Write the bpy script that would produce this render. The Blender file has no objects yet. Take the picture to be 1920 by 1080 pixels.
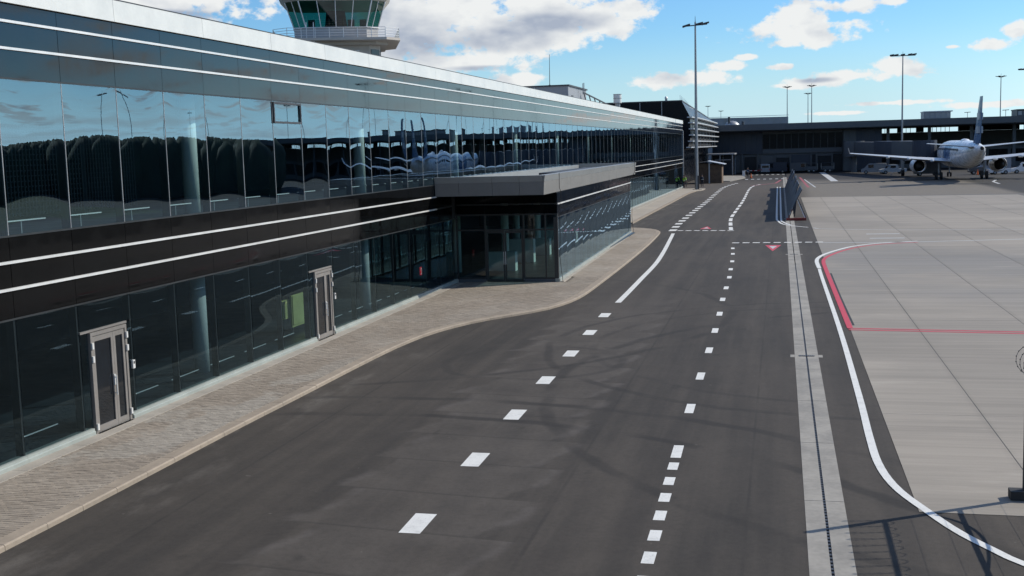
import bpy, bmesh, math, random
from mathutils import Vector, Matrix
R = math.radians
rnd = random.Random(7)
SC = bpy.context.scene
COL = SC.collection

# ------------------------------------------------------------------ camera
F = 2180.0                                    # focal length in photo pixels (1920 wide)
EYE = Vector((0.0, 0.0, 6.0))                 # 6 m above the paving
yc = Vector((1478 - 960, 268 - 540, F)).normalized()
dn = Vector((1484 - 960, 19060 - 540, F))
dn = (dn - yc * dn.dot(yc)).normalized()
zc = -dn
xc = yc.cross(zc)
cam = bpy.data.cameras.new('camera')
cam.sensor_fit = 'HORIZONTAL'; cam.sensor_width = 36.0
cam.lens = 36.0 * F / 1920.0
cam.clip_start = 0.1; cam.clip_end = 6000
cam_o = bpy.data.objects.new('camera', cam)
COL.objects.link(cam_o)
cam_o.matrix_world = Matrix(((xc.x, -xc.y, -xc.z, EYE.x), (yc.x, -yc.y, -yc.z, EYE.y),
                             (zc.x, -zc.y, -zc.z, EYE.z), (0, 0, 0, 1)))
SC.camera = cam_o

# ------------------------------------------------------------------ exposure, sun, sky
SC.view_settings.view_transform = 'Standard'
SC.view_settings.look = 'None'
SC.view_settings.exposure = 0.0
SC.view_settings.gamma = 1.0
SC.view_settings.use_curve_mapping = False
SC.render.film_transparent = False
SUN_AZ, SUN_EL = R(32), R(36)                 # azimuth measured from +X towards +Y
sdir = Vector((math.cos(SUN_EL) * math.cos(SUN_AZ), math.cos(SUN_EL) * math.sin(SUN_AZ), math.sin(SUN_EL)))
sun = bpy.data.lights.new('sun', 'SUN')
sun.energy = 4.6; sun.angle = R(0.5); sun.color = (1.0, 0.93, 0.81)
sun_o = bpy.data.objects.new('sun', sun)
COL.objects.link(sun_o)
sun_o.rotation_euler = sdir.to_track_quat('Z', 'Y').to_euler()
sun_o.location = (40, 40, 60)

W = bpy.data.worlds.new('World'); SC.world = W; W.use_nodes = True
wt = W.node_tree; wt.nodes.clear()
def wn(t, **k):
    n = wt.nodes.new(t)
    for a, b in k.items(): setattr(n, a, b)
    return n
def wl(a, b): wt.links.new(a, b)
def wmath(op, a, b=None, c=None, clamp=False):
    n = wn('ShaderNodeMath', operation=op); n.use_clamp = clamp
    for i, v in enumerate((a, b, c)):
        if v is None: continue
        if isinstance(v, (int, float)): n.inputs[i].default_value = v
        else: wl(v, n.inputs[i])
    return n.outputs[0]
w_out = wn('ShaderNodeOutputWorld'); w_bg = wn('ShaderNodeBackground'); wl(w_bg.outputs[0], w_out.inputs[0])
SKY_STRENGTH = 0.10
w_bg.inputs[1].default_value = SKY_STRENGTH
sky = wn('ShaderNodeTexSky', sky_type='NISHITA')
sky.sun_disc = False; sky.sun_elevation = SUN_EL; sky.sun_rotation = R(90) - SUN_AZ
sky.altitude = 0; sky.air_density = 1.0; sky.dust_density = 0.4; sky.ozone_density = 2.0
sky_hs = wn('ShaderNodeHueSaturation'); sky_hs.inputs['Saturation'].default_value = 1.15; sky_hs.inputs['Value'].default_value = 1.0
wl(sky.outputs[0], sky_hs.inputs['Color'])
tint = wn('ShaderNodeMix', data_type='RGBA', blend_type='MULTIPLY'); tint.inputs['Factor'].default_value = 1.0
wl(sky_hs.outputs[0], tint.inputs['A']); tint.inputs['B'].default_value = (0.74, 1.10, 1.44, 1)
tc = wn('ShaderNodeTexCoord')
sep = wn('ShaderNodeSeparateXYZ'); wl(tc.outputs['Generated'], sep.inputs[0])
az = wmath('ARCTAN2', sep.outputs[0], sep.outputs[1])
el = wmath('ARCSINE', sep.outputs[2])
cmb = wn('ShaderNodeCombineXYZ'); wl(az, cmb.inputs[0]); wl(el, cmb.inputs[1])
def noise(vec, scale, detail=6, rough=0.55, off=(0, 0, 0), mul=(1, 1, 1)):
    m = wn('ShaderNodeMapping'); wl(vec, m.inputs[0]); m.inputs['Location'].default_value = off; m.inputs['Scale'].default_value = mul
    n = wn('ShaderNodeTexNoise'); n.inputs['Scale'].default_value = scale; n.inputs['Detail'].default_value = detail
    n.inputs['Roughness'].default_value = rough
    wl(m.outputs[0], n.inputs['Vector']); return n.outputs['Fac']
def direction(px, py):                        # azimuth (from +Y to +X), elevation of a cloud
    v = Vector((px - 960, py - 540, F))
    d = Vector((xc.dot(v), yc.dot(v), zc.dot(v))).normalized()
    return math.atan2(d.x, d.y), math.asin(d.z)
CLOUDS = [(325, 2, 150, 55), (250, 8, 60, 26), (400, 12, 60, 30), (760, 60, 130, 75), (850, 18, 130, 50), (930, 70, 140, 60), (1040, 20, 160, 60),
          (1130, 40, 80, 40), (870, 118, 160, 22), (1000, 75, 120, 35), (1180, 20, 55, 30), (950, 152, 75, 16), (1050, 55, 90, 45),
          (1500, 30, 62, 38), (1495, 60, 118, 22), (1550, 72, 55, 17), (1470, 82, 35, 12), (1592, 12, 62, 15), (1675, 2, 30, 10),
          (1290, 148, 95, 16), (1372, 124, 40, 10), (1402, 107, 22, 7), (1463, 126, 32, 7), (1595, 143, 92, 14), (1690, 126, 48, 20),
          (1545, 152, 90, 13), (1858, 83, 36, 12), (1908, 57, 28, 17), (1785, 88, 14, 4), (1500, 160, 60, 7),
          (700, 105, 60, 25), (720, 30, 60, 60), (1690, 192, 90, 5), (1850, 196, 90, 7), (1570, 212, 60, 4)]
DARKS = [(770, 75, 130, 60), (930, 72, 150, 34), (1040, 42, 150, 24), (1535, 150, 45, 7), (330, 28, 110, 14), (700, 40, 50, 60), (900, 128, 90, 8)]
def blobs(lst):
    acc = None
    for px, py, rx, ry in lst:
        a0, e0 = direction(px, py)
        s = wn('ShaderNodeVectorMath', operation='SUBTRACT'); wl(cmb.outputs[0], s.inputs[0]); s.inputs[1].default_value = (a0, e0, 0)
        m = wn('ShaderNodeVectorMath', operation='MULTIPLY'); wl(s.outputs[0], m.inputs[0]); m.inputs[1].default_value = (F / rx, F / ry, 0)
        l = wn('ShaderNodeVectorMath', operation='LENGTH'); wl(m.outputs[0], l.inputs[0])
        d = wmath('SUBTRACT', 1.0, l.outputs['Value'])
        acc = d if acc is None else wmath('SMOOTH_MAX', acc, d, 0.15)
    return acc
cl = blobs(CLOUDS); dk = blobs(DARKS)
n1 = noise(cmb.outputs[0], 20, 7, 0.55, mul=(1, 1.8, 1))
n1b = noise(cmb.outputs[0], 62, 6, 0.6, off=(3, 1, 0), mul=(1, 1.4, 1))
n2 = noise(cmb.outputs[0], 20, 4, 0.5, off=(-0.006, -0.016, 0), mul=(1, 1.8, 1))
n3 = noise(cmb.outputs[0], 20, 4, 0.5, mul=(1, 1.8, 1))
nn = wmath('ADD', wmath('MULTIPLY', wmath('SUBTRACT', n1, 0.5), 2.0), wmath('MULTIPLY', wmath('SUBTRACT', n1b, 0.5), 1.9))
dens = wmath('ADD', cl, nn)
mr = wn('ShaderNodeMapRange', interpolation_type='SMOOTHSTEP'); wl(dens, mr.inputs[0])
mr.inputs[1].default_value = -0.02; mr.inputs[2].default_value = 0.42; mr.inputs[3].default_value = 0; mr.inputs[4].default_value = 0.97
# fair-weather cumulus over the rest of the sky
pl = wn('ShaderNodeVectorMath', operation='DIVIDE')
zz = wmath('ADD', wmath('MAXIMUM', sep.outputs[2], 0.0), 0.07)
cz = wn('ShaderNodeCombineXYZ'); wl(zz, cz.inputs[0]); wl(zz, cz.inputs[1]); wl(zz, cz.inputs[2])
wl(tc.outputs['Generated'], pl.inputs[0]); wl(cz.outputs[0], pl.inputs[1])
g1 = noise(pl.outputs[0], 1.5, 8, 0.58, off=(4.2, 1.3, 0), mul=(1, 1, 0))
gm = wn('ShaderNodeMapRange', interpolation_type='SMOOTHSTEP'); wl(g1, gm.inputs[0])
gm.inputs[1].default_value = 0.52; gm.inputs[2].default_value = 0.60; gm.inputs[4].default_value = 0.95
away = wn('ShaderNodeMapRange'); wl(wmath('ABSOLUTE', wmath('ADD', az, R(12))), away.inputs[0])
away.inputs[1].default_value = R(25); away.inputs[2].default_value = R(31)
up = wn('ShaderNodeMapRange'); wl(sep.outputs[2], up.inputs[0]); up.inputs[1].default_value = 0.0; up.inputs[2].default_value = 0.05
high = wn('ShaderNodeMapRange'); wl(sep.outputs[2], high.inputs[0]); high.inputs[1].default_value = 0.15; high.inputs[2].default_value = 0.22
gen = wmath('MULTIPLY', wmath('MULTIPLY', gm.outputs[0], wmath('MAXIMUM', away.outputs[0], high.outputs[0])), up.outputs[0])
st = noise(cmb.outputs[0], 1.0, 5, 0.6, off=(2, 0.3, 0), mul=(5, 70, 1))       # thin stratus streaks low in the sky
sm = wn('ShaderNodeMapRange', interpolation_type='SMOOTHSTEP'); wl(st, sm.inputs[0]); sm.inputs[1].default_value = 0.42; sm.inputs[2].default_value = 0.68; sm.inputs[4].default_value = 0.6
low = wn('ShaderNodeMapRange'); wl(el, low.inputs[0]); low.inputs[1].default_value = R(4.5); low.inputs[2].default_value = R(1.5)
strat = wmath('MULTIPLY', wmath('MULTIPLY', sm.outputs[0], low.outputs[0]), away.outputs[0])
density = wmath('MAXIMUM', wmath('MAXIMUM', mr.outputs[0], gen), strat)
# shading of the clouds: grey bases, white tops
dd = wn('ShaderNodeMapRange', interpolation_type='SMOOTHSTEP'); wl(wmath('ADD', dk, wmath('MULTIPLY', wmath('SUBTRACT', n3, 0.5), 1.3)), dd.inputs[0])
dd.inputs[1].default_value = -0.1; dd.inputs[2].default_value = 0.7; dd.inputs[4].default_value = 0.8
relief = wmath('MULTIPLY', wmath('SUBTRACT', n2, n3), 2.2)
gshade = wn('ShaderNodeMapRange'); wl(g1, gshade.inputs[0]); gshade.inputs[1].default_value = 0.57; gshade.inputs[2].default_value = 0.74; gshade.inputs[4].default_value = 0.6
shade = wmath('ADD', wmath('ADD', dd.outputs[0], wmath('MULTIPLY', gshade.outputs[0], gen)), relief, clamp=True)
cmix = wn('ShaderNodeMix', data_type='RGBA'); wl(shade, cmix.inputs['Factor'])
k = 1.0 / SKY_STRENGTH
cmix.inputs['A'].default_value = (0.88 * k, 0.89 * k, 0.88 * k, 1); cmix.inputs['B'].default_value = (0.40 * k, 0.45 * k, 0.55 * k, 1)
smix = wn('ShaderNodeMix', data_type='RGBA'); wl(density, smix.inputs['Factor'])
hz = wn('ShaderNodeMapRange', interpolation_type='SMOOTHSTEP'); wl(el, hz.inputs[0])
hz.inputs[1].default_value = R(6); hz.inputs[2].default_value = R(-0.5); hz.inputs[4].default_value = 0.9
hmix = wn('ShaderNodeMix', data_type='RGBA'); wl(hz.outputs[0], hmix.inputs['Factor'])
wl(tint.outputs['Result'], hmix.inputs['A']); sd = wn('ShaderNodeVectorMath', operation='DOT_PRODUCT'); wl(tc.outputs['Generated'], sd.inputs[0]); sd.inputs[1].default_value = Vector((sdir.x, sdir.y, 0)).normalized()
gl_ = wn('ShaderNodeMapRange', interpolation_type='SMOOTHSTEP'); wl(sd.outputs['Value'], gl_.inputs[0])      # the air is brighter towards the sun
gl_.inputs[1].default_value = 0.55; gl_.inputs[2].default_value = 1.0; gl_.inputs[3].default_value = 1.0; gl_.inputs[4].default_value = 2.2
hcol = wn('ShaderNodeVectorMath', operation='SCALE'); hcol.inputs[0].default_value = (0.59 * k, 0.81 * k, 0.93 * k); wl(gl_.outputs[0], hcol.inputs['Scale'])
wl(hcol.outputs[0], hmix.inputs['B'])
wl(hmix.outputs['Result'], smix.inputs['A']); wl(cmix.outputs['Result'], smix.inputs['B'])
wl(smix.outputs['Result'], w_bg.inputs[0])
try:
    W.cycles.sampling_method = 'MANUAL'; W.cycles.sample_map_resolution = 512
except Exception: pass
SC.cycles.max_bounces = 8; SC.cycles.transparent_max_bounces = 12
SC.cycles.caustics_reflective = False; SC.cycles.caustics_refractive = False

# ------------------------------------------------------------------ materials
def nt(name):
    m = bpy.data.materials.new(name); m.use_nodes = True
    t = m.node_tree; t.nodes.clear()
    o = t.nodes.new('ShaderNodeOutputMaterial'); b = t.nodes.new('ShaderNodeBsdfPrincipled')
    t.links.new(b.outputs[0], o.inputs[0]); return m, t, b, o
class G:                                       # tiny node-graph helper
    def __init__(s, t): s.t = t; s._p = None
    def pos(s):
        if s._p is None: s._p = s.t.nodes.new('ShaderNodeNewGeometry')
        return s._p.outputs['Position']
    def set(s, inp, v):
        if isinstance(v, (int, float, tuple)): inp.default_value = v
        else: s.t.links.new(v, inp)
    def m(s, op, a, b=None, c=None, clamp=False):
        n = s.t.nodes.new('ShaderNodeMath'); n.operation = op; n.use_clamp = clamp
        for i, v in enumerate((a, b, c)):
            if v is not None: s.set(n.inputs[i], v)
        return n.outputs[0]
    def noise(s, scale, detail=4, rough=0.55, mul=(1, 1, 1), off=(0, 0, 0), vec=None):
        mp = s.t.nodes.new('ShaderNodeMapping'); s.t.links.new(vec or s.pos(), mp.inputs[0])
        mp.inputs['Scale'].default_value = mul; mp.inputs['Location'].default_value = off
        n = s.t.nodes.new('ShaderNodeTexNoise'); n.inputs['Scale'].default_value = scale
        n.inputs['Detail'].default_value = detail; n.inputs['Roughness'].default_value = rough
        s.t.links.new(mp.outputs[0], n.inputs['Vector']); return n.outputs['Fac']
    def ramp(s, v, a, b, lo=0.0, hi=1.0, smooth=True):
        n = s.t.nodes.new('ShaderNodeMapRange'); n.interpolation_type = 'SMOOTHSTEP' if smooth else 'LINEAR'
        s.set(n.inputs[0], v); n.inputs[1].default_value = a; n.inputs[2].default_value = b
        n.inputs[3].default_value = lo; n.inputs[4].default_value = hi; return n.outputs[0]
    def mix(s, f, a, b, mode='MIX'):
        n = s.t.nodes.new('ShaderNodeMix'); n.data_type = 'RGBA'; n.blend_type = mode
        s.set(n.inputs['Factor'], f)
        for i, v in (('A', a), ('B', b)):
            if isinstance(v, tuple): v = (v[0], v[1], v[2], 1)
            s.set(n.inputs[i], v)
        return n.outputs['Result']
    def sep(s, v=None):
        n = s.t.nodes.new('ShaderNodeSeparateXYZ'); s.t.links.new(v or s.pos(), n.inputs[0]); return n.outputs
    def vec(s, x, y, z=0.0):
        n = s.t.nodes.new('ShaderNodeCombineXYZ')
        for i, v in enumerate((x, y, z)): s.set(n.inputs[i], v)
        return n.outputs[0]
    def bump(s, h, strength, dist, bsdf):
        n = s.t.nodes.new('ShaderNodeBump'); n.inputs['Strength'].default_value = strength; n.inputs['Distance'].default_value = dist
        s.t.links.new(h, n.inputs['Height']); s.t.links.new(n.outputs[0], bsdf.inputs['Normal'])
def pbr(name, col, rough=0.6, metal=0.0, var=0.12, scale=1.5, ior=1.5, bump=0.0, dirt=0.0):
    m, t, b, o = nt(name); g = G(t)
    n = g.noise(scale, 5); n2 = g.noise(scale * 9, 3)
    f = g.m('ADD', g.m('MULTIPLY', n, 0.7), g.m('MULTIPLY', n2, 0.3))
    f = g.ramp(f, 0.3, 0.7, 1 - var, 1 + var)
    c = g.mix(1.0, col, g.vec(f, f, f), 'MULTIPLY')
    if dirt:
        c = g.mix(g.ramp(g.noise(0.8, 6, 0.65, off=(5, 5, 5)), 0.5, 0.75, 0, dirt), c, tuple(x * 0.55 for x in col))
    t.links.new(c, b.inputs['Base Color']); b.inputs['Metallic'].default_value = metal; b.inputs['IOR'].default_value = ior
    t.links.new(g.ramp(n, 0.3, 0.7, max(rough - 0.06, 0.02), min(rough + 0.06, 1)), b.inputs['Roughness'])
    if bump: g.bump(n2, bump, 0.01, b)
    return m
def glass(name, tint, ior, rough=0.0, refl=(0.9, 0.97, 1.0)):
    m = bpy.data.materials.new(name); m.use_nodes = True; t = m.node_tree; t.nodes.clear(); g = G(t)
    o = t.nodes.new('ShaderNodeOutputMaterial'); mx = t.nodes.new('ShaderNodeMixShader')
    tr = t.nodes.new('ShaderNodeBsdfTransparent'); tr.inputs[0].default_value = (*tint, 1)
    gl = t.nodes.new('ShaderNodeBsdfGlossy'); gl.inputs['Color'].default_value = (*refl, 1); gl.inputs['Roughness'].default_value = rough
    fr = t.nodes.new('ShaderNodeFresnel'); fr.inputs['IOR'].default_value = ior
    # stay sane for back faces: same curve both ways
    ge = t.nodes.new('ShaderNodeNewGeometry'); ii = g.m('ADD', g.m('MULTIPLY', ge.outputs['Backfacing'], 1.0 / 1.0 * (ior - ior)), ior)
    dp = t.nodes.new('ShaderNodeVectorMath'); dp.operation = 'DOT_PRODUCT'
    t.links.new(ge.outputs['Incoming'], dp.inputs[0]); t.links.new(ge.outputs['Normal'], dp.inputs[1])
    cs = g.m('ABSOLUTE', dp.outputs['Value'])
    r0 = ((ior - 1) / (ior + 1)) ** 2
    fac = g.m('ADD', r0, g.m('MULTIPLY', 1 - r0, g.m('POWER', g.m('SUBTRACT', 1.0, cs, clamp=True), 4.6)))
    t.nodes.remove(fr)
    t.links.new(fac, mx.inputs[0]); t.links.new(tr.outputs[0], mx.inputs[1]); t.links.new(gl.outputs[0], mx.inputs[2])
    t.links.new(mx.outputs[0], o.inputs[0]); return m

M = {}
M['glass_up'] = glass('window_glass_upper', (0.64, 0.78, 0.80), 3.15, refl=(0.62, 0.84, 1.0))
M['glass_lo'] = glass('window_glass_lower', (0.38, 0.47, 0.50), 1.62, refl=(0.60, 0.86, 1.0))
M['glass_pav'] = glass('pavilion_glass', (0.40, 0.55, 0.55), 1.65)
M['glass_tower'] = glass('tower_glass', (0.12, 0.36, 0.32), 1.7)
M['glass_far'] = pbr('far_dark_glass', (0.006, 0.007, 0.010), 0.25, var=0.3, ior=1.2)
M['glass_dark'] = pbr('dark_tinted_glass', (0.006, 0.009, 0.013), 0.05, var=0.3, ior=1.6)
M['spandrel'] = pbr('black_glass_panel', (0.005, 0.005, 0.006), 0.03, var=0.3, ior=1.58)
M['spandrel'].node_tree.nodes['Principled BSDF'].inputs['Specular Tint'].default_value = (0.58, 0.84, 1.0, 1)
M['spandrel_low'] = pbr('black_enamel_panel', (0.004, 0.0043, 0.0047), 0.06, var=0.3, ior=1.22)
M['trim'] = pbr('silver_trim', (0.72, 0.72, 0.70), 0.4, 0.3, var=0.06)
M['coping'] = pbr('white_metal_coping', (0.62, 0.64, 0.62), 0.45, 0.0, var=0.06, dirt=0.15)
M['mullion'] = pbr('dark_grey_mullion', (0.035, 0.038, 0.04), 0.4, 0.3, var=0.1)
M['alu'] = pbr('brushed_aluminium', (0.27, 0.25, 0.23), 0.42, 0.35, var=0.08)
M['plinth'] = pbr('pale_plinth_metal', (0.31, 0.34, 0.315), 0.5, 0.1, var=0.08, dirt=0.2)
M['steel'] = pbr('galvanised_steel', (0.30, 0.31, 0.32), 0.45, 0.5, var=0.15)
M['dark_steel'] = pbr('dark_steel', (0.06, 0.062, 0.068), 0.5, 0.3, var=0.15)
M['black'] = pbr('black_rubber', (0.018, 0.018, 0.019), 0.75, var=0.25, scale=6)
M['white'] = pbr('white_paint', (0.78, 0.78, 0.77), 0.45, var=0.04)
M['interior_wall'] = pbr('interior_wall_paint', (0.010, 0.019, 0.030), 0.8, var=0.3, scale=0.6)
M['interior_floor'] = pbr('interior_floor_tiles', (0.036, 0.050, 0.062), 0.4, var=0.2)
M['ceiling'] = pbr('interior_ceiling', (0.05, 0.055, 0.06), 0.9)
M['column'] = pbr('column_concrete', (0.78, 0.82, 0.76), 0.7, var=0.06)
M['rail_white'] = pbr('white_rail_paint', (0.8, 0.82, 0.80), 0.4, var=0.03)
M['fascia'] = pbr('taupe_fascia_panel', (0.20, 0.193, 0.182), 0.5, 0.1, var=0.06, dirt=0.12)
M['fascia_top'] = pbr('light_coping_metal', (0.28, 0.293, 0.293), 0.4, 0.25, var=0.06)
M['roof_felt'] = pbr('roof_membrane', (0.36, 0.36, 0.35), 0.9, var=0.18, dirt=0.3)
M['render_cream'] = pbr('cream_render', (0.50, 0.46, 0.41), 0.85, var=0.06, dirt=0.15)
M['render_grey'] = pbr('grey_render', (0.40, 0.40, 0.40), 0.85, var=0.08)
M['clad_blue'] = pbr('blue_grey_cladding', (0.032, 0.040, 0.058), 0.55, var=0.12, scale=0.4)
M['clad_grey'] = pbr('grey_cladding', (0.085, 0.092, 0.10), 0.55, var=0.12, scale=0.4)
M['clad_light'] = pbr('light_grey_cladding', (0.27, 0.28, 0.30), 0.5, var=0.1, scale=0.4)
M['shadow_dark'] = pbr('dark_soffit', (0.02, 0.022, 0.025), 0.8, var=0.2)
M['wood'] = pbr('weathered_brown_boards', (0.13, 0.085, 0.055), 0.85, var=0.3, scale=2)
M['tin'] = pbr('sheet_metal_roof', (0.50, 0.52, 0.54), 0.45, 0.3, var=0.1)
M['plane_white'] = pbr('aircraft_white_paint', (0.72, 0.73, 0.74), 0.28, var=0.03)
M['plane_blue'] = pbr('aircraft_blue_paint', (0.06, 0.13, 0.25), 0.3, var=0.05)
M['plane_grey'] = pbr('aircraft_grey_paint', (0.42, 0.44, 0.46), 0.35, var=0.05)
M['yellow'] = pbr('pale_yellow_green_cloth', (0.62, 0.66, 0.26), 0.8, var=0.12)
M['red'] = pbr('red_paint', (0.45, 0.03, 0.03), 0.5, var=0.1)
M['dark_red'] = pbr('dark_red_paint', (0.20, 0.02, 0.015), 0.6, var=0.15)
M['hivis'] = pbr('lime_hi_vis_cloth', (0.45, 0.85, 0.06), 0.8, var=0.05)
M['skin'] = pbr('skin', (0.45, 0.28, 0.2), 0.6, var=0.04)
M['cloth_dark'] = pbr('dark_navy_cloth', (0.02, 0.023, 0.035), 0.9, var=0.15)
M['violet'] = pbr('violet_bus_paint', (0.13, 0.12, 0.30), 0.5, var=0.1)
M['orange'] = pbr('orange_plastic', (0.8, 0.16, 0.03), 0.5, var=0.05)
M['leaf'] = pbr('dark_tree_foliage', (0.020, 0.036, 0.022), 0.9, var=0.45, scale=0.3)
M['bark'] = pbr('tree_bark', (0.08, 0.06, 0.045), 0.9)
def emit(name, col, s):
    m = bpy.data.materials.new(name); m.use_nodes = True; t = m.node_tree; t.nodes.clear()
    o = t.nodes.new('ShaderNodeOutputMaterial'); e = t.nodes.new('ShaderNodeEmission')
    e.inputs[0].default_value = (*col, 1); e.inputs[1].default_value = s; t.links.new(e.outputs[0], o.inputs[0]); return m
M['sign_red'] = emit('lit_red_sign', (0.9, 0.02, 0.03), 0.8)
M['sign_white'] = emit('lit_white_symbol', (1, 0.8, 0.8), 0.7)

ZR = -0.10                                     # level of the road below the pavement
KR = 1.0167
def rd(p): return (p[0] * KR, p[1] * KR)
def drift(y): return -0.0063 * (y - 16.2)      # the drain and the apron edge run at a small angle to the terminal

def asphalt_mat():
    m, t, b, o = nt('dark_asphalt'); g = G(t)
    x, y, z = g.sep()
    base = g.noise(0.12, 5, 0.6, mul=(1.6, 0.5, 1))
    streak = g.noise(1.6, 4, 0.6, mul=(1, 0.05, 1))
    grain = g.noise(60, 3, 0.7)
    fine = g.noise(9, 4, 0.65)
    c = g.mix(g.ramp(base, 0.3, 0.7), (0.030, 0.0285, 0.0275), (0.054, 0.049, 0.045))
    c = g.mix(g.ramp(streak, 0.35, 0.7, 0, 0.6), c, (0.070, 0.064, 0.058))
    # dusty, worn laying bands with scalloped edges down the left lane
    ph = g.m('FRACT', g.m('DIVIDE', g.m('ADD', y, g.m('MULTIPLY', x, 0.12)), 2.08))
    sc = g.m('MULTIPLY', g.m('SINE', g.m('MULTIPLY', ph, math.pi / 2)), 0.62)
    wob = g.m('MULTIPLY', g.m('SUBTRACT', g.noise(0.9, 3), 0.5), 0.45)
    xe = g.m('ADD', g.m('SUBTRACT', x, sc), wob)
    band = g.m('MULTIPLY', g.ramp(xe, -8.35, -8.15), g.ramp(xe, -5.0, -4.85, 1, 0))
    band = g.m('MULTIPLY', band, g.ramp(y, 40, 52, 1, 0))
    c = g.mix(g.m('MULTIPLY', band, g.ramp(g.noise(0.5, 4), 0.3, 0.65, 0.25, 0.72)), c, (0.080, 0.075, 0.071))
    edge = g.m('ADD', g.m('MULTIPLY', g.ramp(xe, -5.15, -4.92), g.ramp(xe, -4.9, -4.7, 1, 0)), g.m('MULTIPLY', g.ramp(xe, -8.5, -8.28), g.ramp(xe, -8.26, -8.0, 1, 0)))
    edge = g.m('MULTIPLY', edge, g.m('MULTIPLY', g.ramp(y, 36, 46, 1, 0), g.ramp(g.noise(0.8, 3, off=(7, 0, 0)), 0.40, 0.6)))
    c = g.mix(g.m('MULTIPLY', edge, 0.42), c, (0.105, 0.10, 0.10))
    seam = g.m('MULTIPLY', g.ramp(ph, 0.0, 0.06, 1, 0), band)
    c = g.mix(g.m('MULTIPLY', seam, 0.5), c, (0.028, 0.026, 0.025))
    # dusty pale strip along the kerb
    kb = g.m('MULTIPLY', g.ramp(x, -11.6, -10.2, 1, 0), g.ramp(g.noise(1.1, 5, 0.65, mul=(1, 0.35, 1), off=(2, 9, 0)), 0.48, 0.72, 0, 0.55))
    c = g.mix(kb, c, (0.13, 0.125, 0.12))
    # tyre arcs
    for cx, cy, rad, w, s in ((2.5, 36.0, 9.8, 0.2, 0.55), (2.5, 36.0, 8.4, 0.18, 0.45), (-9.0, 12.0, 13.5, 0.24, 0.7), (-9.0, 12.0, 15.3, 0.24, 0.65), (9, 30, 15, 0.24, 0.6), (-16, 42, 14, 0.22, 0.55), (-7.2, 32.5, 2.6, 0.2, 0.4)):
        dx = g.m('SUBTRACT', x, cx); dy = g.m('SUBTRACT', y, cy)
        rr = g.m('SQRT', g.m('ADD', g.m('MULTIPLY', dx, dx), g.m('MULTIPLY', dy, dy)))
        d = g.m('ABSOLUTE', g.m('SUBTRACT', g.m('ADD', rr, g.m('MULTIPLY', g.m('SUBTRACT', g.noise(0.4, 2), 0.5), 0.5)), rad))
        f = g.m('MULTIPLY', g.ramp(d, w * 0.3, w, 1, 0), g.ramp(g.noise(0.35, 3, off=(cx, cy, 0)), 0.36, 0.58, 0, s))
        c = g.mix(f, c, (0.020, 0.019, 0.019))
    # oil spots and pale specks
    c = g.mix(g.ramp(g.noise(1.3, 2, 0.4, mul=(1, 0.6, 1), off=(4, 4, 0)), 0.70, 0.76, 0, 0.45), c, (0.022, 0.021, 0.02))
    c = g.mix(g.ramp(g.noise(5.0, 2, 0.5, off=(1, 7, 0)), 0.775, 0.80, 0, 0.5), c, (0.16, 0.155, 0.145))
    # laying seams along the lanes
    for sx_, w_ in ((-10.35, 0.05), (-3.85, 0.05), (-0.55, 0.04)):
        d_ = g.m('ABSOLUTE', g.m('SUBTRACT', g.m('ADD', x, g.m('MULTIPLY', y, 0.006)), sx_))
        c = g.mix(g.m('MULTIPLY', g.ramp(d_, w_ * 0.3, w_, 1, 0), g.ramp(g.noise(0.6, 3, off=(sx_, 2, 0)), 0.3, 0.6, 0.1, 0.5)), c, (0.024, 0.023, 0.023))
    # older, greyer tarmac at the aircraft stands, cloud shadow painted into the colour beyond, darker asphalt to the right
    far = g.m('MULTIPLY', g.ramp(g.m('ADD', y, g.m('MULTIPLY', x, 0.12)), 134.5, 135.5), g.ramp(x, 0.6, 3.0))
    c = g.mix(g.m('MULTIPLY', far, 0.95), c, (0.155, 0.148, 0.135))
    road_far = g.m('MULTIPLY', g.ramp(y, 110, 160), g.ramp(x, -20, 0.9, 0.8, 0.8))
    c = g.mix(g.m('MULTIPLY', road_far, g.ramp(x, 0.6, 3.0, 0.75, 0)), c, (0.085, 0.076, 0.070))
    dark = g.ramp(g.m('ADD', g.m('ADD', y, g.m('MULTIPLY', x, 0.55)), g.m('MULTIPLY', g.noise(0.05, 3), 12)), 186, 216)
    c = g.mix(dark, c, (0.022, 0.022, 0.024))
    c = g.mix(g.ramp(x, 23.5, 25.5), c, (0.03, 0.03, 0.03))
    med = g.noise(1.1, 5, 0.65, off=(11, 3, 0))
    c = g.mix(g.ramp(med, 0.35, 0.68, 0, 0.38), c, g.mix(1.0, c, (0.70, 0.70, 0.70), 'MULTIPLY'))
    c = g.mix(g.ramp(grain, 0.38, 0.68, 0, 0.6), c, g.mix(1.0, c, (1.7, 1.7, 1.7), 'MULTIPLY'))
    c = g.mix(g.ramp(fine, 0.38, 0.68, 0, 0.5), c, g.mix(1.0, c, (0.72, 0.72, 0.72), 'MULTIPLY'))
    c = g.mix(1.0, c, (0.98, 0.915, 0.83), 'MULTIPLY')
    t.links.new(c, b.inputs['Base Color']); b.inputs['Roughness'].default_value = 0.85
    b.inputs['Specular IOR Level'].default_value = 0.3
    g.bump(grain, 0.35, 0.006, b); return m
M['asphalt'] = asphalt_mat()
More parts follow.
